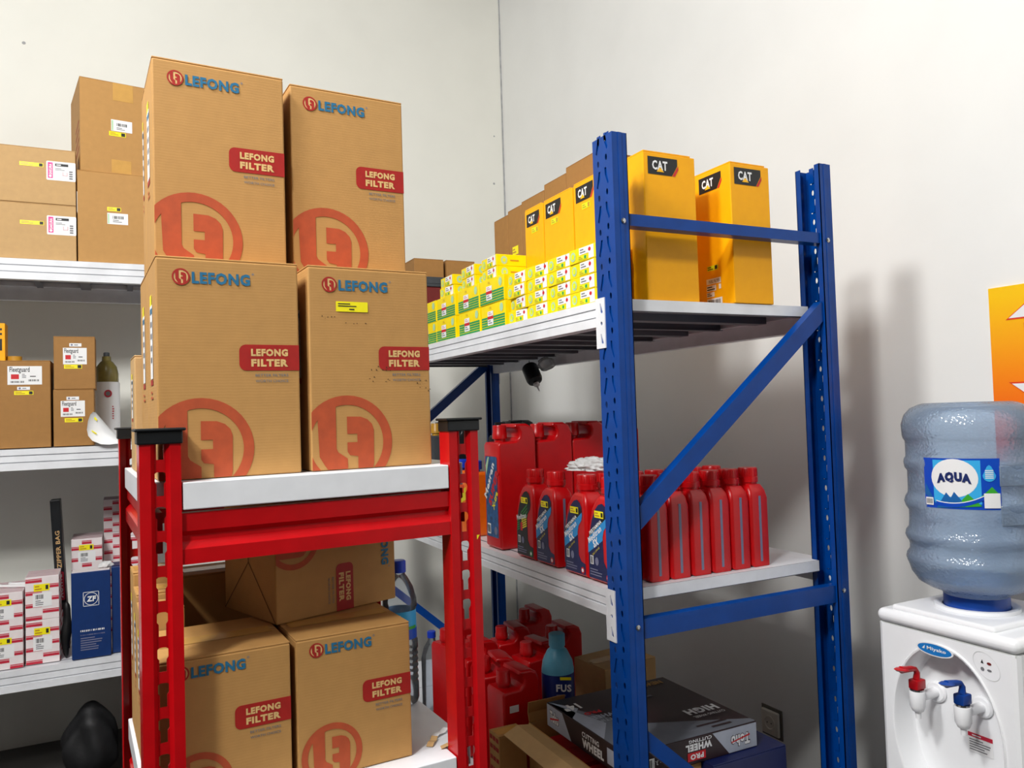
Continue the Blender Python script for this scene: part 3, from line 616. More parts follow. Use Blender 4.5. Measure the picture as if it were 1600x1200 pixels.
# one-litre bottle: outline in (u, z), u to the right seen from the label side
OUT = [(.0525, 0), (.0525, .166), (.047, .186), (.036, .199), (-.006, .199), (-.018, .190), (-.034, .166), (-.046, .13), (-.0525, .085), (-.0525, 0)]
OUT = [(a, b) for a, b in OUT]
oilB = curve_mesh([OUT], .0295, .009, 'oil', 3)
LAB = [(-.048, .006), (.046, .006), (.046, .032), (.028, .036), (.017, .05), (.015, .105), (.02, .12), (.034, .134), (.038, .146), (.036, .165), (.028, .176), (.016, .182), (.0, .178), (-.014, .166), (-.03, .14), (-.042, .105), (-.048, .07)]
def oil_proto(kind):
    t = thing('oil_bottle', '', 'bottle')
    b = MB(); b.add([(p.x, -p.z * (1 - .2 * max(0, min(1, (p.y - .175) / .024))), p.y) for p in oilB[0]], oilB[1], 'jugred'); b.build('bottle_body', t, smooth=True)
    n = MB().lathe([(.0215, .193), (.0225, .204)], 'jugred', 20, Matrix.Translation((.014, 0, 0))); n.build('neck', t, smooth=True)
    c = MB().lathe([(.0250, .2045), (.0250, .217), (.0235, .218), (.0235, .238), (.022, .2405), (.001, .2405)], 'jugred', 24, Matrix.Translation((.014, 0, 0)))
    for i in range(24):
        a = 2 * PI * i / 24; c.box(-.0006, .0006, .0232, .0241, .219, .237, 'jugred', Matrix.Translation((.014, 0, 0)) @ Matrix.Rotation(a, 4, 'Z'))
    c.build('cap', t, smooth=True)
    g = MB().box(.0524, .0530, -.0035, .0035, .012, .172, 'stripegrey'); g.build('level_strip', t)
    if kind:
        f = Fr((0, -.0292, 0), (1, 0, 0), (0, 0, 1)); base, band = ('navylabel', 'skylabel') if kind == 'sx' else ('blacklabel', 'blacklabel')
        p = PB().poly(f, LAB, base, 0)
        if kind == 'sx':
            p.poly(f, [(-.0485, .062), (.015, .098), (.015, .105), (.02, .12), (.034, .134), (.0375, .146), (.0365, .153), (-.046, .098), (-.0485, .08)], 'skylabel', 1)
            p.poly(f, [(-.046, .098), (.0365, .153), (.0365, .165), (-.042, .111)], 'blacklabel', 1)
            p.text(f, 'PERTAMINA', -.038, .1045, .0085, 'white', 2, .04, .062, 0, .58); p.text(f, 'Meditran', -.043, .084, .014, 'white', 2, .03, .066, .1, .58); p.text(f, 'SX', -.022, .076, .018, 'white', 2, .05, .024, .1, .5)
            p.text(f, 'SAE 15W-40', -.028, .058, .005, 'labelyellow', 2, 0, .036, 0, .6)
        else:
            for i in range(4): p.poly(f, [(-.02 + i * .004, .118 - i * .007), (.018, .143 - i * .009), (.018, .147 - i * .009), (-.02 + i * .004, .122 - i * .007)], 'labelgreen', 1)
            p.text(f, 'Meditran', -.044, .098, .014, 'white', 2, .03, .058, 0, .2)
            for i in range(5): p.poly(f, [(-.044, .07 + i * .006), (-.03, .075 + i * .006), (-.03, .078 + i * .006), (-.044, .073 + i * .006)], 'labelgreen', 1); p.poly(f, [(-.018, .076 + i * .006), (.012, .086 + i * .006), (.012, .09 + i * .006), (-.018, .08 + i * .006)], 'labelyellow', 1)
            p.rect(f, -.024, .072, -.012, .094, 'stickerred', 2)
        p.rect(f, -.04, .038, -.026, .058, 'white', 2); p.bars(f, -.038, .04, -.028, .056, 5, 'ink', 3); p.oval(f, -.012, .047, .0075, .0095, 'stripegrey', 2, 14)
        p.lines(f, -.042, .012, .012, .030, 3, 'stripegrey', 2); p.oval(f, .034, .016, .008, .008, 'stickerred' if kind == 'sx' else 'labelgreen', 2, 14); p.oval(f, .034, .016, .0045, .0045, 'white', 3, 10)
        p.build('label', t)
        s = PB().rect(f, -.016, .148, .022, .164, 'stickeryellow', 3); s.lines(f, -.013, .15, .008, .162, 2, 'gold', 4); s.rect(f, .012, .151, .02, .161, 'ink', 4); s.build('price_sticker', t)
    return t
sxP = oil_proto('sx'); bkP = oil_proto('bk'); plP = oil_proto(None)
GO = 'red one litre oil bottles on the middle blue shelf'
def put2(p, loc, rz, label, group):
    if p.name not in used:
        used.add(p.name); p.location = loc; p.rotation_euler = (0, 0, rz); p['label'] = label; p['group'] = group; return p
    return dup(p, loc, rz, label, group)
put2(bkP, (1.006, 1.918, zm), QX, 'red oil bottle with black label, beside the large red jug', GO)
put2(sxP, (1.006, 1.803, zm), QX, 'red oil bottle with navy label, next to the black labelled one', GO)
put2(sxP, (1.006, 1.653, zm), QX, 'red oil bottle with navy label, middle of the three navy ones', GO)
put2(sxP, (1.006, 1.543, zm), QX, 'red oil bottle with navy label, partly behind the blue post', GO)
ordn = ('nearest the wall', 'second from the wall', 'third from the wall', 'fourth from the wall', 'fifth from the wall', 'sixth from the wall')
for i in range(6): put2(plP, (1.404 - .0615 * i, 1.53, zm), QX, 'grey striped red bottle facing the rack end, ' + ordn[i], GO)
for i in range(5): put2(plP, (1.385 - .0615 * i + .0, 1.643, zm), QX, 'red bottle in the second row from the rack end, ' + ordn[i].split(',')[0], GO)
put2(plP, (1.0725, 1.653 + .012, zm), QX, 'red oil bottle just behind the middle navy one, under the plastic bag', GO)
# crumpled bag on the caps
from mathutils import noise
bm = bmesh.new(); bmesh.ops.create_icosphere(bm, subdivisions=5, radius=1)
for v in bm.verts:
    d = v.co.copy(); k = 1 + .55 * (abs(noise.noise(d * 2.2)) - .25) + .35 * (abs(noise.noise(d * 5.5 + Vector((3, 1, 2)))) - .2)
    v.co = Vector((d.x * .045 * k, d.y * .075 * k, max(-.010, d.z * .026 * k - .006)))
for fc in bm.faces: fc.smooth = True
me = bpy.data.meshes.new('plastic_bag'); bm.to_mesh(me); bm.free(); me.materials.append(M('bag'))
tag(obj('plastic_bag', me, None, (1.075, 1.72, zm + .2535), .3), 'crumpled clear plastic bag lying on the red bottle caps', 'bag')

# jugs: profile in (x, z), front (label) at x = 0
JUG = [(0, .006), (.006, 0), (.118, 0), (.124, .008), (.124, .328), (.114, .352), (.094, .362), (.058, .362), (.0545, .353), (.066, .348), (.072, .336), (.070, .322), (.058, .311), (.006, .309), (0, .3)]
jugB = curve_mesh([JUG], .052, .007, 'jug', 3)
def jug_proto(kind, mat='jugred', capm='jugred'):
    t = thing('oil_jug', '', 'jug')
    MB().add([(p.x, p.z, p.y) for p in jugB[0]], jugB[1], mat).build('jug_body', t, smooth=True)
    c = MB().lathe([(.017, .306), (.017, .318), (.022, .319), (.022, .334), (.0205, .336), (.0205, .356), (.019, .359), (.001, .359)], capm, 24, Matrix.Translation((.03, 0, 0)))
    c.build('cap', t, smooth=True)
    if kind:
        f = Fr((-.0002, .0, 0), (0, -1, 0), (0, 0, 1)); p = PB()
        p.rrect(f, -.042, .03, .042, .27, .006, 'stickerred', 0); p.rrect(f, -.040, .032, .040, .268, .006, 'tealpic', 1)
        p.text(f, 'Mesran', -.036, .14, .02, 'white', 2, .04, .12, .1, 1.05); p.text(f, 'SUPER', -.006, .12, .022, 'stickerred', 2, .06, .12, .1, 1.05); p.text(f, 'X-tra', .014, .11, .018, 'labelyellow', 2, .05, .06, .1, 1.05)
        p.poly(f, [(-.038, .27 - .03), (-.02, .266), (-.012, .266), (-.034, .21)], 'mint', 2); p.rect(f, -.034, .04, -.012, .07, 'white', 2); p.bars(f, -.032, .044, -.014, .066, 7, 'ink', 3); p.oval(f, .022, .052, .01, .012, 'stripegrey', 2, 14); p.build('label', t)
    return t
jgP = jug_proto('l'); jpP = jug_proto(None); GJ = 'large red oil jugs on the middle blue shelf'
put2(jgP, (.971, 2.113, zm), 0, 'large red oil jug with blue label, first on the middle blue shelf', GJ)
for i in range(3): put2(jpP, (1.102 + i * .126 - (.0 if i < 2 else .0), 2.122 + i * .004, zm), 0, 'large plain red jug on the middle blue shelf, ' + ('right beside the labelled jug', 'third in the row', 'fourth in the row, nearest the wall')[i], GJ)
og = None; GOr = 'orange jugs with blue caps on the middle blue shelf'
OJ = curve_mesh([[(0, 0), (.095, 0), (.1, .006), (.1, .15), (.095, .185), (.075, .205), (.03, .205), (.008, .19), (0, .17)]], .046, .01, 'oj', 3)
t = thing('coolant_jug', 'orange jug with blue cap, nearest beside the labelled red jug', 'jug', (.985, 2.375, zm), 0, GOr)
MB().add([(p.x, p.z, p.y) for p in OJ[0]], OJ[1], 'jugorange').build('jug_body', t, smooth=True)
MB().lathe([(.018, .2), (.018, .212), (.0255, .213), (.0255, .238), (.023, .241), (.001, .241)], 'capblue', 24, Matrix.Translation((.045, 0, 0))).build('cap', t, smooth=True)
p = PB().poly(Fr((0.0002, 0, 0), (0, -1, 0), (0, 0, 1)), [(-.03, .1), (.03, .12), (.03, .16), (-.03, .14)], 'labelyellow'); p.rect(Fr((0.0002, 0, 0), (0, -1, 0), (0, 0, 1)), -.012, .14, .014, .165, 'signred', 1); p.build('label', t)
dup(t, (.985, 2.485, zm), 0, 'orange jug with blue cap, middle of three behind the red post'); dup(t, (.985, 2.595, zm), 0, 'orange jug with blue cap, farthest of three behind the red post')
GD = 'dark jugs at the far end of the middle blue shelf'
dk = jug_proto(None, 'darkgrey', 'gold'); put2(dk, (1.12, 3.03, zm), .2, 'grey jug with golden cap at the far end of the middle blue shelf', GD)
bk = jug_proto(None, 'blackplastic', 'darkgrey'); put2(bk, (1.25, 2.70, zm), -.1, 'black jug behind the right red post, on the middle blue shelf', GD)
dup(bk, (1.38, 2.88, zm), .1, 'black jug at the back corner, beside the rear blue post'); dup(bk, (1.09, 2.845, zm), .1, 'black jug nearest the grey one, left of the right red post', GD)
# black dispensing bottle hanging below the rear beam
t = thing('spray_bottle', 'black bottle with clear nozzle hanging tilted under the rear beam', 'bottle', (1.532, 2.92, 1.6)); Mx = Matrix.Rotation(math.radians(142), 4, 'X')
MB().lathe([(.03, -.004), (.034, .002), (.034, .065), (.03, .076), (.014, .082), (.012, .09)], 'blackplastic', 20, Mx).build('bottle_body', t, smooth=True)
MB().lathe([(.0125, .0895), (.0125, .099), (.005, .105), (.002, .13)], 'bag', 14, Mx).build('nozzle', t, smooth=True)
MB().tube([(0, 0, -.004), (.0, .004, .016), (0, 0, .0296)], .0015, 'black').build('hook', t)
bm = bmesh.new(); bmesh.ops.create_icosphere(bm, subdivisions=3, radius=1)
for v in bm.verts:
    k = 1 + .12 * math.sin(5 * v.co.x + 3 * v.co.y) + .1 * math.sin(7 * v.co.z + 4 * v.co.y); v.co = Vector((v.co.x * .02 * k, v.co.y * .06 * k, v.co.z * .026 * k))
for fc in bm.faces: fc.smooth = True
me = bpy.data.meshes.new('plastic_wrap'); bm.to_mesh(me); bm.free(); me.materials.append(M('clearbag'))
tag(obj('plastic_wrap', me, None, (1.54, 2.79, 1.606)), 'clear plastic wrap tucked under the rear beam, right of the black bottle', 'bag')

# ---------------------------------------------------------------- bottom shelf of the blue rack
zb = ZB3 + .0006
GB = 'red jugs standing on the bottom blue shelf'
spots = ((.962, 2.118, .05, 'nearest behind the right red post'), (.965, 2.27, -.15, 'second along the front edge'), (.985, 2.445, .1, 'third at the front, yellow sticker'), (.98, 2.62, .2, 'fourth along the front edge'), (1.15, 2.33, .15, 'second row, behind the nearest two'), (1.16, 2.55, -.1, 'second row, behind the third'), (1.315, 2.46, .0, 'dark one near the wall, behind the second row'), (1.34, 2.72, .0, 'dark one at the far back'))
for i, (x, y, a, n) in enumerate(spots):
    o = put2(jpP, (x, y, zb), a, 'red jug on the bottom blue shelf, ' + n, GB)
    if i in (0, 2): PB().rect(Fr((.02, -.0523, .2), (1, 0, 0), (0, 0, 1)), 0, .05, .03, .07, ('white', 0, 'stickeryellow')[i]).build('price_sticker', o)
t = thing('coolant_bottle', 'light blue bottle with dark blue label in the dark behind the cutting disc carton', 'bottle', (1.165, 2.10, .4505)); 
MB().lathe([(.001, 0), (.045, 0), (.049, .005), (.049, .19), (.045, .215), (.03, .245), (.022, .252), (.022, .262)], 'fusoblue', 28).build('bottle_body', t, smooth=True)
MB().lathe([(.0245, .258), (.0245, .292), (.022, .295), (.001, .295)], 'fusoblue', 24).build('cap', t, smooth=True)
l = MB().lathe([(.0496, .05), (.0496, .182)], 'fusodark', 28, cap=False); l.build('label', t, smooth=True, recalc=False)
p = PB(); f = Fr((-.008, -.0503, .09), (.92, -.25, 0), (0, 0, 1)); f = Fr(Vector((-.030, -.0415, .138)), Vector((.85, -.527, 0)), (0, 0, 1)); p.text(f, 'FUS', .0, .0, .022, 'white', 8, .04, .045); p.lines(f, .0, -.016, .045, -.004, 1, 'stripegrey', 8); p.rect(f, .012, .034, .045, .043, 'stickeryellow', 8); p.build('label_print', t)
t = thing('storage_crate', 'black plastic crate under the light blue bottle on the bottom shelf', 'crate', (1.205, 2.1, zb))
MB().box(-.1, .1, -.085, .09, 0, .012, 'blackplastic').build('base', t)
for x in (-.1, .092): MB().box(x, x + .008, -.085, .09, .0121, .149, 'blackplastic').build('wall', t, bevel=.002)
for y in (-.085, .082): MB().box(-.0915, .0915, y, y + .008, .0121, .149, 'blackplastic').build('wall', t, bevel=.002)
MB().box(-.0915, .0915, -.0765, .0815, .136, .149, 'blackplastic').build('lid', t)
t = thing('water_bottle', 'clear bottle with bright blue cap among the red jugs on the bottom shelf', 'bottle', (1.02, 2.80, zb)); MB().lathe([(.001, 0), (.038, 0), (.04, .006), (.04, .21), (.03, .25), (.014, .275), (.0135, .29)], 'petclear', 24).build('bottle_body', t, smooth=True)
MB().lathe([(.016, .285), (.016, .306), (.014, .308), (.001, .308)], 'capblue', 20).build('cap', t, smooth=True)
carton('storage_carton', 'yellowish brown flat carton at the back of the bottom shelf, behind the cutting disc carton', 'box', .21, .16, .31, (1.43, 2.1, zb), .1, 'kraftl', group='cartons on the bottom blue shelf')
carton('storage_carton', 'dark navy carton on the bottom shelf, at the wall side under the disc carton', 'box', .235, .40, .2555, (1.372, 1.51, zb), 0, 'navybox', group='cartons on the bottom blue shelf', tape=False)
# open carton with its flaps up and out
t = thing('open_carton', 'open brown carton with raised flaps under the cutting disc carton', 'box', (1.0, 1.55, zb), 0, 'cartons on the bottom blue shelf'); cw, cd, ch = .25, .43, .25
MB().box(0, cw, 0, cd, 0, .004, 'kraft').build('base', t)
for nm, a in (('wall', (0, .004, 0, cd)), ('wall', (cw - .004, cw, 0, cd)), ('wall', (.0045, cw - .0045, 0, .004)), ('wall', (.0045, cw - .0045, cd - .004, cd))): MB().box(a[0], a[1], a[2], a[3], .0045, ch, 'kraft').build(nm, t)
MB().sheet([(0, ch), (-.04, ch + .006), (-.082, ch - .012)], .0, cd - .01, .003, 'kraftl', 'y').build('flap', t)
MB().sheet([(cd, ch), (cd + .008, ch + .025), (cd + .004, ch + .055)], .002, .12, .003, 'kraftd', 'x').build('flap', t)
for i, (x0, x1, y0, y1) in enumerate(((.006, .12, .22, .42), (.006, .12, .01, .215))):
    o = carton('parts_carton', ('small red carton inside the open brown carton, far one', 'small red carton inside the open brown carton, near one')[i], 'box', .11, .19, .2, (1.0 + .062, 1.55 + y0 + .005, zb + .005), 0, 'stickerred', group='small cartons inside the open one', tape=False)
t = carton('storage_carton', 'small brown carton with rows of red print, beside the open carton', 'box', .085, .065, .225, (.925 + .043, 2.04 - .055, zb), 0, 'kraft', group='cartons on the bottom blue shelf')
t.location = (.955, 1.99, zb)
p = PB(); f = FL(.085, .065)
for a in (.006, .026, .046):
    for b_ in (.12, .15, .18, .205): p.rect(f, a, b_, a + .016, b_ + .012, 'logored')
p.rect(f, .02, .05, .05, .1, 'white'); p.bars(f, .023, .06, .047, .09, 8, 'ink'); p.build('label_sticker', t)
# cutting disc carton
TL, TD, TZ = .392, .385, .062
t = thing('disc_carton', 'black and silver cutting wheel carton lying on the bottom blue shelf', 'box', (1.03, 1.54, zb + .2563))
MB().box(0, TL, 0, TD, 0, TZ, 'wheelblack').build('body', t, bevel=.0015)
fL = Fr((0, TD, 0), (0, -1, 0), (0, 0, 1)); fT = Fr((0, 0, TZ), (1, 0, 0), (0, 1, 0)); fF = Fr((0, 0, 0), (1, 0, 0), (0, 0, 1))
p = PB().poly(fL, [(.002, .002), (.13, .002), (.085, TZ - .002), (.002, TZ - .002)], 'wheelsilver'); p.build('silver_corner', t); p = PB(); p.text(fL, 'Toho', .0185, .0165, .033, 'wheelblack', 1, .11, .048); p.text(fL, 'Toho', .02, .018, .03, 'white', 2, .045, .045); p.poly(fL, [(.02, .022), (.068, .034), (.068, .038), (.02, .027)], 'stickerred', 3); p.build('brand_lettering', t); p = PB()
p.text(fL, 'CUTTING', .185, .036, .013, 'white', 1, .03, .08); p.text(fL, 'WHEEL', .185, .01, .022, 'white', 1, .06, .1); p.build('lettering', t); PB().rect(fL, .3, .012, .36, .05, 'wheelsilver').build('label_sticker', t)
PB().poly(fF, [(.25, TZ - .002), (.30, .002), (TL - .002, .002), (TL - .002, TZ - .002)], 'wheelsilver').build('silver_corner', t); p = PB()
ff = Fr((TL, 0, TZ), (-1, 0, 0), (0, 0, -1))
p.text(ff, 'Toho', .0235, .0185, .031, 'wheelblack', 1, .11, .063); p.text(ff, 'Toho', .025, .02, .028, 'white', 2, .045, .06); p.poly(ff, [(.025, .024), (.085, .034), (.085, .037), (.025, .028)], 'stickerred', 3); p.build('brand_lettering', t); p = PB()
p.text(ff, 'WHEEL', .145, .014, .017, 'white', 1, .06, .08); p.text(ff, 'CUTTING', .145, .004, .008, 'white', 1, .03, .07); p.rect(ff, .165, .034, .22, .054, 'stickerred', 1); p.text(ff, 'PRO', .172, .038, .013, 'white', 2, .05, .04)
p.build('lettering', t); p = PB(); p.rect(fF, .02, .012, .075, .04, 'white', 1); p.bars(fF, .024, .018, .07, .037, 14, 'ink', 2); p.build('bar_code', t); p = PB(); p.text(ff, '355 x 3.0', .27, .03, .01, 'white', 1); p.text(ff, '25.4', .27, .012, .01, 'white', 1); p.build('front_print', t)
p = PB().poly(fT, [(.002, .002), (TL - .002, .002), (TL - .002, .02), (.12, .14), (.002, .37)], 'wheelmid'); p.poly(fT, [(.002, .1), (.06, .18), (.002, .375)], 'wheelsilver', 1); p.poly(fT, [(.002, .25), (.05, .3), (.002, .378)], 'wheelsilver', 1)
fU = Fr((TL, TD, TZ), (0, -1, 0), (-1, 0, 0)); fU = Fr((TL, TD, TZ), (-1, 0, 0), (0, -1, 0))
p.text(fU, 'HIGH', .02, .24, .035, 'white', 2, .06, .10, 0, 0); p.text(fU, 'CUTTING WHEEL', .02, .285, .012, 'white', 2, .02, .1); p.text(fU, 'NEW', .03, .02, .025, 'gold', 2, .04, .06); p.lines(fU, .12, .05, .2, .12, 3, 'wheelmid', 2)
p.text(fU, 'WHEEL', .27, .15, .022, 'wheelsilver', 2, .05, .09); p.text(fU, 'CUTTING', .27, .18, .016, 'wheelsilver', 2, .02, .09); p.text(fU, 'PRO', .30, .12, .018, 'stickerred', 2, .05, .05); p.text(fU, '14"', .33, .05, .04, 'white', 2, .05, .05)
p.lines(fU, .06, .33, .16, .37, 2, 'wheelblack', 2); p.build('top_print', t)

# ---------------------------------------------------------------- goods on the left rack
GLT = 'brown cartons on the top shelf of the back rack'
def white_pink(t, W, a, b, w_=.1, h_=.075):
    f = FF(W); p = PB().rrect(f, a, b, a + w_, b + h_, .004, 'white'); p.rect(f, a + .005, b + .008, a + .022, b + h_ - .005, 'magenta', 1); p.text(f, 'SAKURA', a + .019, b + .022, .010, 'white', 2, .03, .042, 0, PI / 2); p.oval(f, a + .0135, b + .016, .005, .005, 'white', 2, 10)
    p.rect(f, a + .03, b + h_ - .018, a + .075, b + h_ - .008, 'ink', 1); p.lines(f, a + .034, b + h_ - .017, a + .06, b + h_ - .009, 1, 'white', 2); p.lines(f, a + .03, b + .04, a + .065, b + .05, 2, 'inkgrey', 1)
    for i in range(4): p.rect(f, a + w_ - .022, b + .008 + i * .009, a + w_ - .01, b + .014 + i * .009, 'inkgrey', 1)
    for q in ((a + .055, b + .02, a + .057, b + .035), (a + .07, b + .02, a + .072, b + .035), (a + .055, b + .02, a + .072, b + .022)): p.rect(f, *q, 'pattpink', 1)
    p.build('label_sticker', t)
def yellow_strip(t, W, a, b, w_=.08, h_=.015, f=None):
    f = f or FF(W); p = PB().rect(f, a, b, a + w_, b + h_, 'stickeryellow'); p.lines(f, a + .004, b + h_ * .2, a + w_ * .6, b + h_ * .85, 2, 'gold'); p.rect(f, a + w_ - h_ * .95, b + h_ * .12, a + w_ - h_ * .15, b + h_ * .88, 'ink', 1); p.build('price_sticker', t)
zt_ = ZL1 + .0008
for k, (z, h) in enumerate(((zt_, .219), (zt_ + .2205, .219))):
    t = carton('storage_carton', 'wide brown carton with pink and white label on the top back shelf, ' + ('lower of two', 'upper of two')[k], 'box', .56, (.36, .08)[k], h, (-.158 - .28, 3.52, z), 0, 'kraftl', group=GLT)
    white_pink(t, .56, .56 - .1, (.1, .172 - .077)[k] if k == 0 else .095); yellow_strip(t, .56, .56 - .19, .135 + .008 * k)
t = carton('storage_carton', 'brown carton with white label, below the turned one on the top back shelf', 'box', .30, .36, .368, (-.153 + .15, 3.522, zt_), 0, 'kraft', group=GLT)
f = FF(.30); p = PB().rect(f, .105, .158, .18, .203, 'white'); p.rect(f, .107, .16, .112, .2, 'mint', 1); p.bars(f, .125, .18, .165, .192, 8, 'ink', 1); p.lines(f, .125, .165, .16, .178, 2, 'inkgrey'); p.build('label_sticker', t); yellow_strip(t, .3, .105, .211, .05, .016)
t = carton('storage_carton', 'turned brown carton with tape and white label, highest on the back rack', 'box', .285, .34, .38, (0, 0, 0), math.radians(8), 'kraft', group=GLT)
t.location = (-.141 + .1425 * math.cos(math.radians(8)), 3.525 + .1425 * math.sin(math.radians(8)), zt_ + .369)
f = FF(.285); p = PB().rect(f, .112, .178, .19, .225, 'white'); p.rect(f, .114, .18, .12, .222, 'mint', 1); p.bars(f, .132, .2, .172, .212, 8, 'ink', 1); p.lines(f, .132, .184, .165, .196, 2, 'inkgrey'); p.build('label_sticker', t); yellow_strip(t, .285, .104, .157, .062, .018)
PB().rect(f, .12, .305, .195, .377, 'tape').build('tape_strip', t); PB().rect(f, .112, .006, .185, .06, 'tape').build('tape_strip', t)
f = FL(.285, .34); p = PB()
for i in range(4): p.poly(f, [(.19, .08 + .035 * i), (.31, .1 + .035 * i), (.31, .108 + .035 * i), (.19, .088 + .035 * i)], 'logored')
p.build('side_print', t)
GF = 'brown filter cartons with red square labels on the back rack'
def fleet(label, W, D, H, loc, la, lb, lw, lh, st, rz=0):
    t = carton('filter_carton', label, 'box', W, D, H, loc, rz, 'kraftd', group=GF); f = FF(W)
    p = PB().rect(f, la, lb, la + lw, lb + lh, 'white'); p.text(f, 'Fleetguard', la + lw * .06, lb + lh * .60, lh * .36, 'ink', 1, .015, lw * .58); p.rect(f, la + lw * .1, lb + lh * .3, la + lw * .33, lb + lh * .56, 'stickerred', 1)
    p.bars(f, la + lw * .08, lb + lh * .1, la + lw * .5, lb + lh * .2, 14, 'ink', 1); p.bars(f, la + lw * .6, lb + lh * .18, la + lw * .92, lb + lh * .28, 12, 'ink', 1); p.rect(f, la + lw * .65, lb + lh * .42, la + lw * .82, lb + lh * .47, 'ink', 1); p.lines(f, la + lw * .42, lb + lh * .35, la + lw * .55, lb + lh * .6, 3, 'inkgrey'); p.build('label_sticker', t)
    p = PB().rect(f, *st[0], 'white'); a, b_, c, d = st[0]; p.lines(f, a + (c - a) * .4, b_ + .003, c - .004, d - .003, 1, 'inkgrey'); p.oval(f, a + (c - a) * .2, (b_ + d) / 2, .004, .004, 'stripegrey', 1, 8); p.build('code_sticker', t)
    yellow_strip(t, W, *st[1]); return t
z2 = ZL2 + .0008
fleet('large brown carton with red square label on the second back shelf, far left', .168, .2, .335, (-.420 + .084, 3.52, z2), .027, .242, .113, .071, ((.058, .222, .1, .234), (.048, .203, .063, .015)))
fleet('small brown carton with red square label, lower of the two stacked', .14, .16, .221, (-.1735, 3.522, z2), .025, .115, .083, .062, ((.045, .18, .088, .193), (.038, .093, .062, .016)))
fleet('small brown carton with red square label, upper of the two stacked', .143, .16, .208, (-.1695, 3.524, z2 + .222), .032, .098, .082, .065, ((.054, .168, .096, .181), (.035, .081, .062, .016)))
carton('storage_carton', 'brown carton at the very left of the second back shelf, cut by the frame', 'box', .17, .2, .3345, (-.5075, 3.52, z2), 0, 'kraftd')
t = thing('parts_box', 'yellow box with black panels standing at the frame edge, left of the tape roll', 'box', (-.459, 3.56, z2 + .3356))
MB().box(-.055, .055, 0, .08, 0, .146, 'catyellow').build('body', t, bevel=.002)
p = PB().rect(FF(.11), .02, .04, .1, .085, 'black'); p.rect(FF(.11), .03, .1, .1, .108, 'ink'); p.rect(FF(.11), .03, .118, .1, .126, 'ink'); p.build('front_print', t)
t = thing('tape_roll', 'small yellow-brown tape roll lying on the large brown carton', 'tape', (-.378, 3.60, z2 + .3356)); MB().lathe([(.018, 0), (.026, 0), (.026, .02), (.018, .02), (.018, 0)], 'gold', 20).build('roll', t, smooth=True)
MB().lathe([(.0155, .0002), (.0178, .0002), (.0178, .0198), (.0155, .0198), (.0155, .0002)], 'kraftl', 20).build('core', t, smooth=True)
t = thing('spray_can', 'amber-topped white bottle with red round mark behind the stacked cartons', 'bottle', (-.062, 3.78, z2))
MB().lathe([(.001, 0), (.046, 0), (.05, .006), (.05, .255), (.047, .26)], 'white', 28).build('bottle_body', t, smooth=True)
MB().lathe([(.046, .2605), (.046, .295), (.040, .325), (.026, .345), (.018, .352), (.017, .37), (.0, .371)], 'amber', 24).build('top', t, smooth=True)
MB().lathe([(.012, .3712), (.012, .385), (.009, .388), (.001, .388)], 'darkgrey', 16).build('nozzle', t, smooth=True)
f = Fr((-.03, -.0505, .0), (1, 0, 0), (0, 0, 1)); p = PB().oval(f, .035, .21, .015, .016, 'pattred', 1, 16); p.oval(f, .035, .21, .009, .01, 'inkgrey', 2, 12); p.lines(f, .05, .1, .058, .16, 6, 'pattred', 1); p.build('label', t)
# curled white label sheet
ol = [(-.128, .062), (-.124, .095), (-.116, .120), (-.106, .131), (-.097, .128), (-.06, .078), (-.022, .028), (-.018, .004), (-.05, .0), (-.08, .003), (-.11, .018), (-.124, .038)]
cxm = sum(q[0] for q in ol) / len(ol); czm = sum(q[1] for q in ol) / len(ol); n = len(ol)
vs = []
for sc_, dy in ((1, 0), (.93, .006), (.6, .016), (.25, .021)):
    for q in ol: vs.append((cxm + (q[0] - cxm) * sc_, dy + .25 * (q[0] + .02) ** 2 * 8 * 0, czm + (q[1] - czm) * sc_))
fs = []
for k in range(3):
    for i in range(n): fs.append((k * n + i, k * n + (i + 1) % n, (k + 1) * n + (i + 1) % n, (k + 1) * n + i))
fs.append(tuple(3 * n + i for i in range(n)))
k0 = len(vs); fs2 = fs + [tuple(q + k0 for q in f_[::-1]) for f_ in fs] + [((i + 1) % n, i, i + k0, (i + 1) % n + k0) for i in range(n)]
o = MB().add(vs + [(x, y + .0015, z) for x, y, z in vs], fs2, 'white').build('label_sheet', None, (0, 3.474, z2 + .0002), 0, smooth=True); tag(o, 'curled white sheet with yellow strips leaning at the edge of the second back shelf', 'paper')
fsh = Fr((0, .0115, 0), (1, 0, 0), (0, 0, 1)); PB().poly(fsh, [(-.104, .104), (-.094, .094), (-.092, .1), (-.1, .112)], 'stickeryellow').build('price_sticker', o); PB().poly(fsh, [(-.112, .054), (-.096, .042), (-.094, .046), (-.112, .06)], 'stickeryellow').build('price_sticker', o)
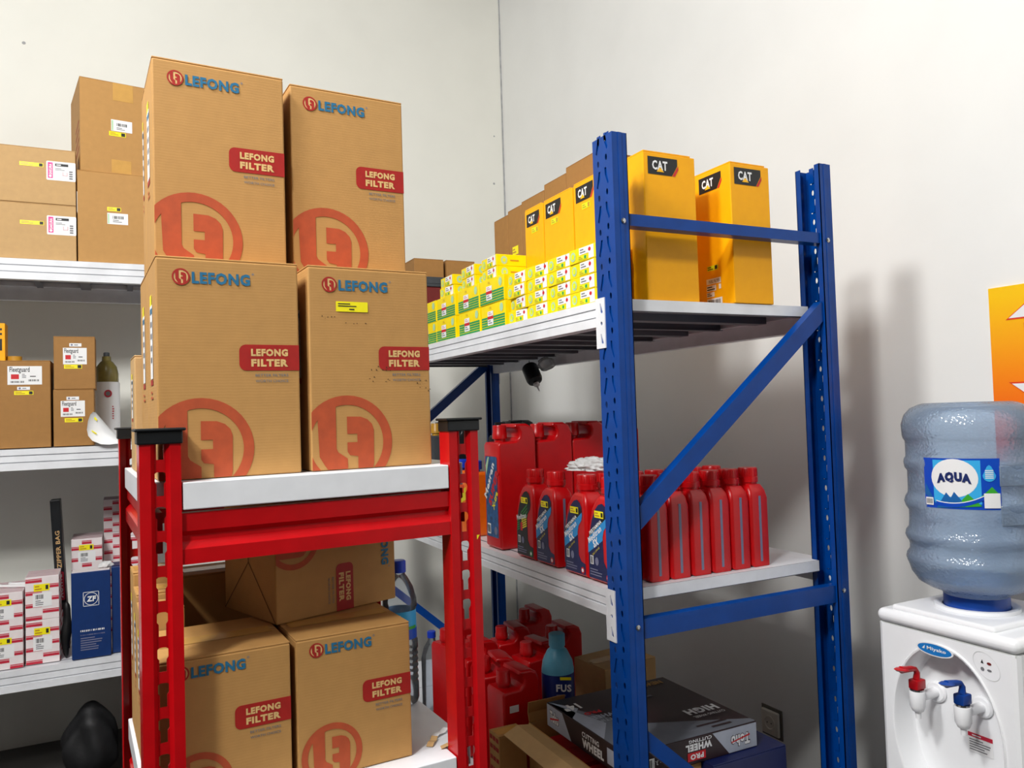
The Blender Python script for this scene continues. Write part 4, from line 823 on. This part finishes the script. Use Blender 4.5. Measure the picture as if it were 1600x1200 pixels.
# third shelf
z3_ = ZL3 + .0008; GP = 'red and white chequered parts cartons on the third back shelf'
def patt(label, W, D, H, loc, rz=0, sticker=True):
    t = thing('parts_carton', label, 'box', loc, rz, GP); MB().box(-W / 2, W / 2, 0, D, 0, H, 'pattwhite').build('body', t, bevel=.0015)
    p = PB(); rnd = random.Random(int(abs(loc[0]) * 900) + int(loc[2] * 700))
    for f, w in ((FF(W), W), (FRr(W, D), D)):
        rows = max(4, int(H / .021)); cols_ = max(2, int(round(w / .045))); cw_ = w / cols_; rh = H / rows
        for i in range(rows):
            for j in range(cols_):
                if (i // 1 + j) % 2 == 0:
                    p.rect(f, j * cw_ + .001, i * rh + rh * .04, (j + 1) * cw_ - .001, i * rh + rh * .44, 'pattred'); p.rect(f, j * cw_ + .001, i * rh + rh * .52, (j + 1) * cw_ - .001, i * rh + rh * .66, 'pattred')
    f = FT(W, H)
    for i in range(int(D / .03)): p.rect(f, .002, i * .03 + .004, W - .002, i * .03 + .013, 'pattpink')
    p.build('chequer_print', t)
    if sticker:
        f = FF(W); q = PB().rect(f, W * .22, H * .30, W * .78, H * .62, 'white', 1); q.bars(f, W * .3, H * .48, W * .55, H * .58, 9, 'ink', 2); q.lines(f, W * .3, H * .33, W * .55, H * .46, 3, 'inkgrey', 2); q.build('label_sticker', t)
        q = PB().rect(f, W * .25, H * .66, W * .72, H * .82, 'stickeryellow', 1); q.lines(f, W * .28, H * .68, W * .5, H * .8, 2, 'gold', 2); q.rect(f, W * .6, H * .69, W * .68, H * .79, 'ink', 2); q.build('price_sticker', t)
    return t
for k in range(2):
    patt('chequered parts carton in the leftmost stack, ' + ('bottom one', 'top one under the white rods')[k], .13, .24, .142, (-.349 - .065 - .001, 3.515, z3_ + k * .1428))
    patt('chequered parts carton in the second stack from the left, ' + ('bottom one', 'top one')[k], .112, .15, .165, (-.2875, 3.53, z3_ + k * .1658), -.02 + .03 * k)
for k in range(3): patt('chequered parts carton behind the navy box, ' + ('bottom of three', 'middle of three', 'top of three')[k], .115, .2, .142, (-.145, 3.78, z3_ + k * .1428), 0, k == 2)
for k in range(4):
    patt('dim chequered parts carton in the tall rear stack, ' + ('bottom', 'second', 'third', 'top')[k] + ' one', .07, .15, .143, (-.049, 3.90, z3_ + k * .1438), 0, False)
    patt('chequered parts carton in the tall narrow stack by the red rack post, ' + ('bottom', 'second', 'third', 'top')[k] + ' one', .08, .15, .143, (.02, 3.72, z3_ + k * .1438), 0, False)
for i in range(2):
    t = thing('white_rod', ('white plastic rod on the leftmost chequered stack, nearer one', 'white plastic rod on the leftmost chequered stack, farther one')[i], 'rod', (-.385 + .03 * i, 3.60 + .03 * i, z3_ + .2866 + .006), math.radians(150))
    MB().tube([(-.055, 0, 0), (.055, 0, 0)], .0055, 'white', 12).build('rod', t, smooth=True); MB().tube([(.0551, 0, 0), (.062, 0, 0)], .0062, 'bag', 12).build('end_cap', t)
t = thing('packaging_sleeve', 'tall black zipper bag carton leaning between chequered stack and navy box', 'box', (-.224, 3.69, z3_)); Mx = Matrix.Rotation(math.radians(-2.8), 4, 'Y')
MB().box(-.018, .018, 0, .08, .002, .605, 'blackplastic', Mx).build('body', t, bevel=.003)
fz = Fr(Mx @ Vector((-.018, 0, 0)), Mx.to_3x3() @ Vector((1, 0, 0)), Mx.to_3x3() @ Vector((0, 0, 1))); p = PB().text(fz, 'ZIPPER BAG', .027, .33, .016, 'kraftl', 1, .02, .15, 0, PI / 2); p.rrect(fz, .004, .2, .032, .315, .006, 'pattred', 1); p.text(fz, 'ACTIVE', .026, .21, .016, 'white', 2, .03, .095, 0, PI / 2); p.rect(fz, .002, .02, .034, .19, 'zipgrey'); p.build('front_print', t)
bm = bmesh.new(); bmesh.ops.create_icosphere(bm, subdivisions=3, radius=1)
for v in bm.verts:
    z = v.co.z; k = 1 + .15 * math.sin(6 * z + 2) + .1 * math.sin(9 * v.co.x + 5 * z); v.co = Vector((v.co.x * .017 * k + .004 * math.sin(3 * z), v.co.y * .018 * k, (z + 1) * .11))
for fc in bm.faces: fc.smooth = True
me = bpy.data.meshes.new('work_glove'); bm.to_mesh(me); bm.free(); me.materials.append(M('black'))
tag(obj('cloth_pouch', me, None, (-.2095, 3.555, z3_), 0), 'black cloth pouch hanging in front of the zipper bag carton', 'pouch')
t = thing('parts_box', 'navy blue parts box with white emblem on the third back shelf', 'box', (-.122, 3.508, z3_), 0, 'navy boxes on the third back shelf'); W, H = .135, .335
MB().box(-W / 2, W / 2, 0, .07, 0, H - .002, 'bluebox').build('body', t, bevel=.002); MB().box(-W / 2 + .002, W / 2 - .002, .002, .068, H - .002, H, 'pattwhite').build('flap', t)
f = FF(W); p = PB(); a, b_, s_ = .04, .2, .055
for q in ((a, b_, a + s_, b_ + .002), (a, b_ + s_ - .002, a + s_, b_ + s_), (a, b_, a + .002, b_ + s_), (a + s_ - .002, b_, a + s_, b_ + s_)): p.rect(f, *q, 'white')
for i in range(24):
    t0, t1 = 2 * PI * i / 24, 2 * PI * (i + 1) / 24; cx, cy = a + s_ / 2, b_ + s_ / 2
    p.poly(f, [(cx + .0245 * math.cos(t0), cy + .0245 * math.sin(t0)), (cx + .0245 * math.cos(t1), cy + .0245 * math.sin(t1)), (cx + .0225 * math.cos(t1), cy + .0225 * math.sin(t1)), (cx + .0225 * math.cos(t0), cy + .0225 * math.sin(t0))], 'white')
p.text(f, 'ZF', a + .012, b_ + .017, .021, 'white', 1, .05, .031, .1); p.build('emblem', t)
p = PB(); p.bars(f, .03, .103, .115, .110, 14, 'white', 0, 3); p.bars(f, .03, .088, .115, .0925, 18, 'stripegrey', 0, 4); p.lines(f, .03, .03, .11, .083, 6, 'stripegrey'); p.build('small_print', t)
t = thing('parts_box', 'darker navy box edge beside the emblem box, next to the red post', 'box', (-.026, 3.53, z3_), 0, 'navy boxes on the third back shelf'); MB().box(-.025, .025, 0, .1, 0, .338, 'bluebox').build('body', t, bevel=.002); MB().box(-.023, .023, .002, .098, .338, .342, 'navybox').build('flap', t)
bm = bmesh.new(); bmesh.ops.create_icosphere(bm, subdivisions=3, radius=1)
for v in bm.verts:
    k = 1 + .2 * math.sin(5 * v.co.x + 4 * v.co.y) + .18 * math.sin(8 * v.co.x - 3 * v.co.z); v.co = Vector((v.co.x * .026 * k, v.co.y * .018 * k, v.co.z * .012 * k))
for fc in bm.faces: fc.smooth = True
me = bpy.data.meshes.new('tissue_scrap'); bm.to_mesh(me); bm.free(); me.materials.append(M('bag'))
tag(obj('tissue_scrap', me, None, (-.07, 3.555, z3_ + .347), .2), 'white crumpled scrap on top of the navy emblem box', 'scrap')
for i, (x, y, s_, h_) in enumerate(((-.13, 3.66, .10, .30), (.09, 3.70, .075, .24))):
    bm = bmesh.new(); bmesh.ops.create_icosphere(bm, subdivisions=4, radius=1)
    for v in bm.verts:
        k = 1 + .1 * math.sin(5 * v.co.x + 3 * v.co.z + i) + .08 * math.sin(9 * v.co.y + 4 * v.co.z); z = (v.co.z + 1) / 2; v.co = Vector((v.co.x * s_ * k * (1.05 - .3 * z * z), v.co.y * s_ * k * (1.05 - .3 * z * z), z * h_))
    for fc in bm.faces: fc.smooth = True
    me = bpy.data.meshes.new('sack'); bm.to_mesh(me); bm.free(); me.materials.append(M('sack'))
    tag(obj('sack', me, None, (x, y, 0)), ('dark sack on the floor under the back rack, larger one', 'dark sack on the floor under the back rack, smaller one')[i], 'sack')

# ---------------------------------------------------------------- water dispenser, gallon, sign, socket
DX, DY0, DY1, DZ = 1.62, .998, 1.328, .888
dc = (DY0 + DY1) / 2
t = thing('water_dispenser', 'white floor standing water dispenser with red and blue taps, by the right wall', 'dispenser', (DX, dc, 0))
hw = .165; dep = .31
# shell with an oval recess in the front
ea, eb, ez = .133, .20, .672
def front_pt(i, n):  # matched rings: outer rounded rectangle to oval
    a = 2 * PI * i / n; return math.cos(a), math.sin(a)
n = 64; vs = []; fs = []; y0, y1, zA, zB = -hw + .012, hw - .012, .30, DZ
corner = {min(range(n), key=lambda i: abs(((2 * PI * i / n) - math.atan2(q[1], q[0]) + PI) % (2 * PI) - PI)): q for q in ((y0, zA - ez), (y1, zA - ez), (y0, zB - ez), (y1, zB - ez))}
for i in range(n):
    if i in corner: vs.append((0, corner[i][0], ez + corner[i][1])); continue
    c, s_ = front_pt(i, n)
    tx = min((y1 if c > 0 else -y0) / abs(c) if abs(c) > 1e-6 else 9, ((zB - ez) if s_ > 0 else (ez - zA)) / abs(s_) if abs(s_) > 1e-6 else 9)
    vs.append((0, c * tx, ez + s_ * tx))
for k, (x, e) in enumerate(((0, 1.0), (-.004, .985), (-.003, .965), (.004, .945), (.05, .93), (.058, .90))):
    for i in range(n): c, s_ = front_pt(i, n); vs.append((x, ea * e * c, ez + eb * e * s_))
for k in range(6):
    for i in range(n): fs.append((k * n + i, k * n + (i + 1) % n, (k + 1) * n + (i + 1) % n, (k + 1) * n + i))
fs.append(tuple(6 * n + i for i in range(n)))
b = MB().add(vs, fs, 'applwhite'); b.build('front_panel', t, smooth=True)
# rest of the cabinet: side and back skins with rounded front corners
prof = [(dep, -hw), (.014, -hw), (.004, -hw + .004), (0, -hw + .012)]
b = MB(); b.sheet(prof, .02, DZ, -.003, 'applwhite'); b.sheet([(x, -y) for x, y in prof], .02, DZ, .003, 'applwhite'); b.box(dep - .003, dep, -hw, hw, .02, DZ, 'applgrey'); b.box(.0, .003, -hw + .012, hw - .012, .02, .30, 'applwhite'); b.box(.003, dep - .003, -hw + .003, hw - .003, .02, .03, 'applgrey')
b.build('cabinet', t)
tp = MB().box(-.004, dep + .002, -hw - .003, hw + .003, DZ + .0012, DZ + .034, 'applwhite'); MB().box(.003, dep - .004, -hw + .004, hw - .004, DZ - .004, DZ + .001, 'applgrey').build('deck', t); tp.build('top_cover', t, bevel=.016, segs=5, smooth=True)
tp = MB().box(.01, dep - .02, -hw + .052, hw - .03, DZ + .03, DZ + .046, 'applwhite'); tp.build('top_cover', t, bevel=.014, segs=4, smooth=True)
for x in (.03, dep - .04):
    for y in (-.13, .13): MB().lathe([(.012, 0), (.014, .004), (.014, .02)], 'blackplastic', 12, Matrix.Translation((x, y, 0))).build('foot', t)
TRX = .14
MB().lathe([(.088, DZ + .0465), (.088, DZ + .054), (.082, DZ + .056), (.0705, DZ + .052), (.0705, DZ + .0465), (.088, DZ + .0465)], 'applwhite', 36, Matrix.Translation((TRX, .008, 0))).build('collar', t, smooth=True)
def tapm(y, m, nm):
    g = thing('tmp', '', ''); bpy.data.objects.remove(g)
    b = MB()
    b.lathe([(.024, 0), (.024, .004), (.02, .008), (.0, .008)], 'applwhite', 20, Matrix.Translation((.057, y, .742)) @ Matrix.Rotation(-PI / 2, 4, 'Y'))
    b.tube([(.05, y, .742), (.0, y, .742)], .011, 'applwhite', 14)
    b.lathe([(.004, .695), (.006, .695), (.0065, .708), (.012, .712), (.0165, .722), (.0175, .755), (.0165, .757), (.001, .757)], 'applwhite', 20, Matrix.Translation((-.012, y, 0)))
    o = b.build('tap', t, smooth=True)
    MB().lathe([(.0150, .7572), (.0150, .761)], 'chrome', 18, Matrix.Translation((-.012, y, 0))).build('ring', o)
    c = MB(); c.box(-.026, .004, y - .012, y + .012, .761, .783, m); c.build('valve_block', o, bevel=.003, segs=2, smooth=True)
    l = MB(); pts = [(-.012, .783), (-.010, .797), (-.016, .806), (-.028, .8085), (-.062, .812)]
    l.tube([(x, y, z) for x, z in pts], [.008, .0065, .0055, .0065, .008], m, 12); l.lathe([(.001, -.004), (.011, -.0035), (.015, 0), (.011, .0035), (.001, .004)], m, 20, Matrix.Translation((-.06, y, .812)) @ Matrix.Rotation(math.radians(8), 4, 'Y') @ Matrix.Diagonal((1.35, .9, 1, 1))); o2 = l.build('lever', o, smooth=True)
    o['label'] = nm
tapm(1.221 - dc, 'tapred', 'tap with red lever'); tapm(1.113 - dc, 'tapblue', 'tap with blue lever')
f = Fr((0, dc - DY0 - 0, 0), (0, -1, 0), (0, 0, 1)); f = Fr((-.0045, 0, 0), (0, -1, 0), (0, 0, 1))
p = PB().oval(f, dc - 1.178, .858, .045, .0145, 'white', 0, 32); p.oval(f, dc - 1.178, .858, .041, .012, 'logooval', 1, 32); p.text(f, 'Miyako', dc - 1.178 - .018, .8535, .0095, 'white', 2, .03, .046); p.poly(f, [(dc - 1.178 - .03, .856), (dc - 1.178 - .024, .8555), (dc - 1.178 - .0225, .864)], 'white', 2); p.build('logo_plate', t)
g = Fr((-.0004, 0, 0), (0, -1, 0), (0, 0, 1)); ic = dc - 1.063
p = PB()
ring = [(ic + .03 * math.cos(2 * PI * i / 40) * .9 + .010 * math.sin(2 * PI * i / 40) * -1, .853 + .028 * math.sin(2 * PI * i / 40)) for i in range(40)]
for i in range(40):
    a, b_ = ring[i], ring[(i + 1) % 40]; p.poly(g, [a, b_, (ic + (b_[0] - ic) * .975, .853 + (b_[1] - .853) * .975), (ic + (a[0] - ic) * .975, .853 + (a[1] - .853) * .975)], 'applgrey')
p.poly(g, [(ic - .012, .857), (ic - .006, .857), (ic - .009, .865)], 'ink'); p.oval(g, ic + .006, .859, .005, .003, 'redbrown', 0, 12); p.oval(g, ic - .009, .845, .004, .004, 'inkgrey', 0, 12); p.oval(g, ic + .006, .845, .005, .0025, 'inkgrey', 0, 12); p.build('indicator', t)
h = Fr((.0575, 0, 0), (0, -1, 0), (0, 0, 1))
p = PB().rect(h, .012, .635, .068, .675, 'white', 1); p.rect(h, .012, .668, .068, .677, 'pattred', 2); p.lines(h, .022, .6695, .055, .6755, 1, 'white', 3); p.lines(h, .015, .638, .066, .665, 5, 'inkgrey', 2); p.build('warning_sticker', t)
MB().sheet([(.056, 0), (.0, 0)], -.06, .06, .002, 'applgrey', 'y', Matrix.Translation((0, 0, .505))).build('drip_tray', t)
# gallon
GXc, GYc = DX + TRX, dc + .008
t = thing('water_gallon', 'translucent blue water gallon upside down on the white dispenser', 'bottle', (GXc, GYc, DZ + .0465))
R_ = .138; z0 = DZ + .0465
pz = [(.064, .012), (.066, .03), (.075, .04), (.098, .048), (.118, .060), (.131, .080), (.135, .094), (R_ + .001, .104), (R_ + .003, .112), (R_ + .001, .121), (.133, .130), (.132, .142), (.134, .150), (R_, .156), (R_ + .003, .164), (R_ + .001, .174), (.133, .182), (.131, .2), (.131, .222), (R_ - .001, .232), (R_ + .002, .243), (R_ - .001, .254), (.132, .262), (.131, .272), (.131, .315), (R_ - .002, .322), (R_, .334), (R_ - .001, .342), (.133, .348), (.133, .385), (.137, .391), (R_ + .001, .398), (R_ + .002, .425), (.133, .447), (.120, .462), (.100, .471), (.092, .473), (.086, .466), (.04, .463), (.001, .463)]
# squarish ribs only on the left and the back: keep the label side plain
def lathe_rib(prof, m, n=64):
    vs = []; fs = []
    for r0, z in prof:
        for i in range(n):
            a = 2 * PI * i / n; rr_ = r0
            d = abs((a - math.radians(205) + PI) % (2 * PI) - PI)
            if .18 < z < .36 and d < .62: rr_ = .1335
            vs.append((rr_ * math.cos(a), rr_ * math.sin(a), z))
    for j in range(len(prof) - 1):
        for i in range(n): fs.append((j * n + i, j * n + (i + 1) % n, (j + 1) * n + (i + 1) % n, (j + 1) * n + i))
    return vs, fs
vs, fs = lathe_rib(pz, 'gallon'); MB().add(vs, fs, 'gallon').build('bottle_body', t, smooth=True)
MB().lathe([(.001, .002), (.060, .002), (.0625, .03), (.073, .041), (.096, .05), (.116, .0625), (.116, .063), (.001, .063)], 'water', 48).build('water', t, smooth=True)
MB().lathe([(.0668, .001), (.0678, .002), (.0678, .03), (.0668, .032), (.0668, .001)], 'tapblue', 36).build('neck_ring', t, smooth=True)
for k, zz in enumerate((.205, .29)):
    for a0 in (255, 310):
        Mx = Matrix.Rotation(math.radians(a0), 4, 'Z'); MB().box(.1315, .1365, -.045, .045, zz, zz + .045, 'gallon', Mx).build('grip_panel', t, bevel=.006, segs=3, smooth=True)
# label wrapped round the gallon
def wrap(pts, r, m, mb, a0=205, k=0):   # (u metres to the right, v height) polygon wrapped at radius r
    if pts: 
        lo, hi = min(q[0] for q in pts), max(q[0] for q in pts); n = max(1, math.ceil((hi - lo) / .006))
        for i in range(n):
            q = clip_poly(list(pts), lo + (hi - lo) * i / n, lo + (hi - lo) * (i + 1) / n, -9, 9) if n > 1 else pts
            if not q: continue
            o = []
            for u, v in q: a = math.radians(a0) + u / .134; o.append(((r + k * .0004) * math.cos(a), (r + k * .0004) * math.sin(a), v))
            mb.add(o, [tuple(range(len(o)))], m)
def wgrid(u0, u1, v0, v1, r, m, mb, n=16, k=0):
    for i in range(n):
        a, b_ = u0 + (u1 - u0) * i / n, u0 + (u1 - u0) * (i + 1) / n; wrap([(a, v0), (b_, v0), (b_, v1), (a, v1)], r, m, mb, k=k)
RL = .1345; vb = .240; vt = .351; ul, ur = -.078, .078
p = PB(); wgrid(ul, ur, vb, vt, RL, 'labelblue', p); wgrid(-.055, .04, vb + .012, vt - .004, RL, 'labelsky', p, 12, 1)
n = 28; cx, cy = -.012, vb + .068
for i in range(n):
    a0, a1 = 2 * PI * i / n, 2 * PI * (i + 1) / n
    def E_(a): return (cx + .047 * math.cos(a), max(vb + .016, cy + .042 * math.sin(a)))
    wrap([(cx, cy), E_(a0), E_(a1)], RL, 'white', p, k=2)
hill = ((-.05, .0, -.028, .036, -.004, .004, 'hillblue'), (-.03, .004, -.012, .038, .012, .006, 'hillblue'), (-.012, .004, .014, .034, .04, .008, 'hillgreen'), (.03, .02, .06, .05, .077, .03, 'hillgreen'), (-.077, .03, -.074, .055, -.05, .01, 'hillblue'))
for a, b_, c, d, e, f_, m in hill: wrap([(a, vb + b_), (e, vb + f_), (c, vb + d)], RL, m, p, k=3)
for i in range(10):
    def C_(u): return vb + .012 + (u + .02) ** 2 * 4.2
    a, b_ = -.05 + .0095 * i, -.05 + .0095 * (i + 1); wrap([(a, C_(a) - .008), (b_, C_(b_) - .008), (b_, C_(b_)), (a, C_(a))], RL, 'labelblue', p, k=4); wrap([(a, C_(a)), (b_, C_(b_)), (b_, C_(b_) + .002), (a, C_(a) + .002)], RL, 'white', p, k=4)
wrap([(-.074, vb + .006), (-.056, vb + .006), (-.056, vb + .023), (-.074, vb + .023)], RL, 'white', p, k=5)
for i in range(5): wrap([(-.072 + i * .003, vb + .009), (-.0705 + i * .003, vb + .009), (-.0705 + i * .003, vb + .02), (-.072 + i * .003, vb + .02)], RL, 'ink', p, k=6)
wrap([(.044, vb + .004), (.075, vb + .004), (.075, vb + .036), (.044, vb + .036)], RL, 'white', p, k=5)
n = 20
for i in range(n):
    a0, a1 = 2 * PI * i / n, 2 * PI * (i + 1) / n
    def D_(a): return (.056 + .013 * math.cos(a), vb + .075 + (.014 * math.sin(a) if math.sin(a) < 0 else .022 * math.sin(a) ** 3))
    wrap([(.056, vb + .075), D_(a0), D_(a1)], RL, 'labelsky', p, k=3)
for i in range(5): wrap([(.048, vb + .068 + i * .004), (.064, vb + .068 + i * .004), (.064, vb + .07 + i * .004), (.048, vb + .07 + i * .004)], RL, 'white', p, k=4)
vs, fs, asp = text_mesh('AQUA', .08); o = []
for x, y in vs: a = math.radians(205) + (-.046 + x * .068) / .134; o.append(((RL + .0024) * math.cos(a), (RL + .0024) * math.sin(a), vb + .052 + y * .024 + .006 * math.sin(PI * x)))
p.add(o, fs, 'aquaink'); p.build('label', t)
# sign on the wall
t = thing('wall_sign', 'yellow to orange wall sign with white arrow pieces, above the water gallon', 'sign', (WX - .001, 1.135, 1.25))
MB().box(-.006, 0, -.15, .15, 0, .452, 'signgrad').build('panel', t, bevel=.001)
f = Fr((-.006, .15, 0), (0, -1, 0), (0, 0, 1)); p = PB(); c = .15
for sg, zb_ in ((1, .368), (-1, .20)):
    for m, e, k in (('signred', .004, 0), ('white', 0, 1)):
        hh = .075; p.poly(f, [(c - .1 - e * 2, zb_ - e * sg), (c + .1 + e * 2, zb_ - e * sg), (c, zb_ + sg * (hh + e))][::sg], m, k)
for za, zb_ in ((.302, .35), (.222, .285)):
    for m, e, k in (('signred', .003, 0), ('white', 0, 1)): p.rect(f, c - .06 - e, za - e, c + .06 + e, zb_ + e, m, k)
p.build('arrow_print', t)
# socket
t = thing('wall_socket', 'cream wall socket low on the right wall beside the cutting wheel carton', 'socket', (WX - .0005, 2.137, .29))
MB().box(-.004, 0, -.048, .048, -.052, .052, 'socketdark').build('back_plate', t)
MB().box(-.016, -.0042, -.041, .041, -.043, .043, 'socket').build('cover', t, bevel=.006, segs=3, smooth=True)
Mx = Matrix.Translation((-.0162, 0, 0)) @ Matrix.Rotation(-PI / 2, 4, 'Y')
MB().lathe([(.026, 0), (.026, .002), (.021, .0025), (.0195, .0005), (.0, .0005)], 'socket', 28, Mx).build('outlet', t, smooth=True)
for y in (-.0095, .0095): MB().lathe([(.0026, .001), (.0001, .0012)], 'black', 10, Mx @ Matrix.Translation((0, y, 0))).build('pin_hole', t)
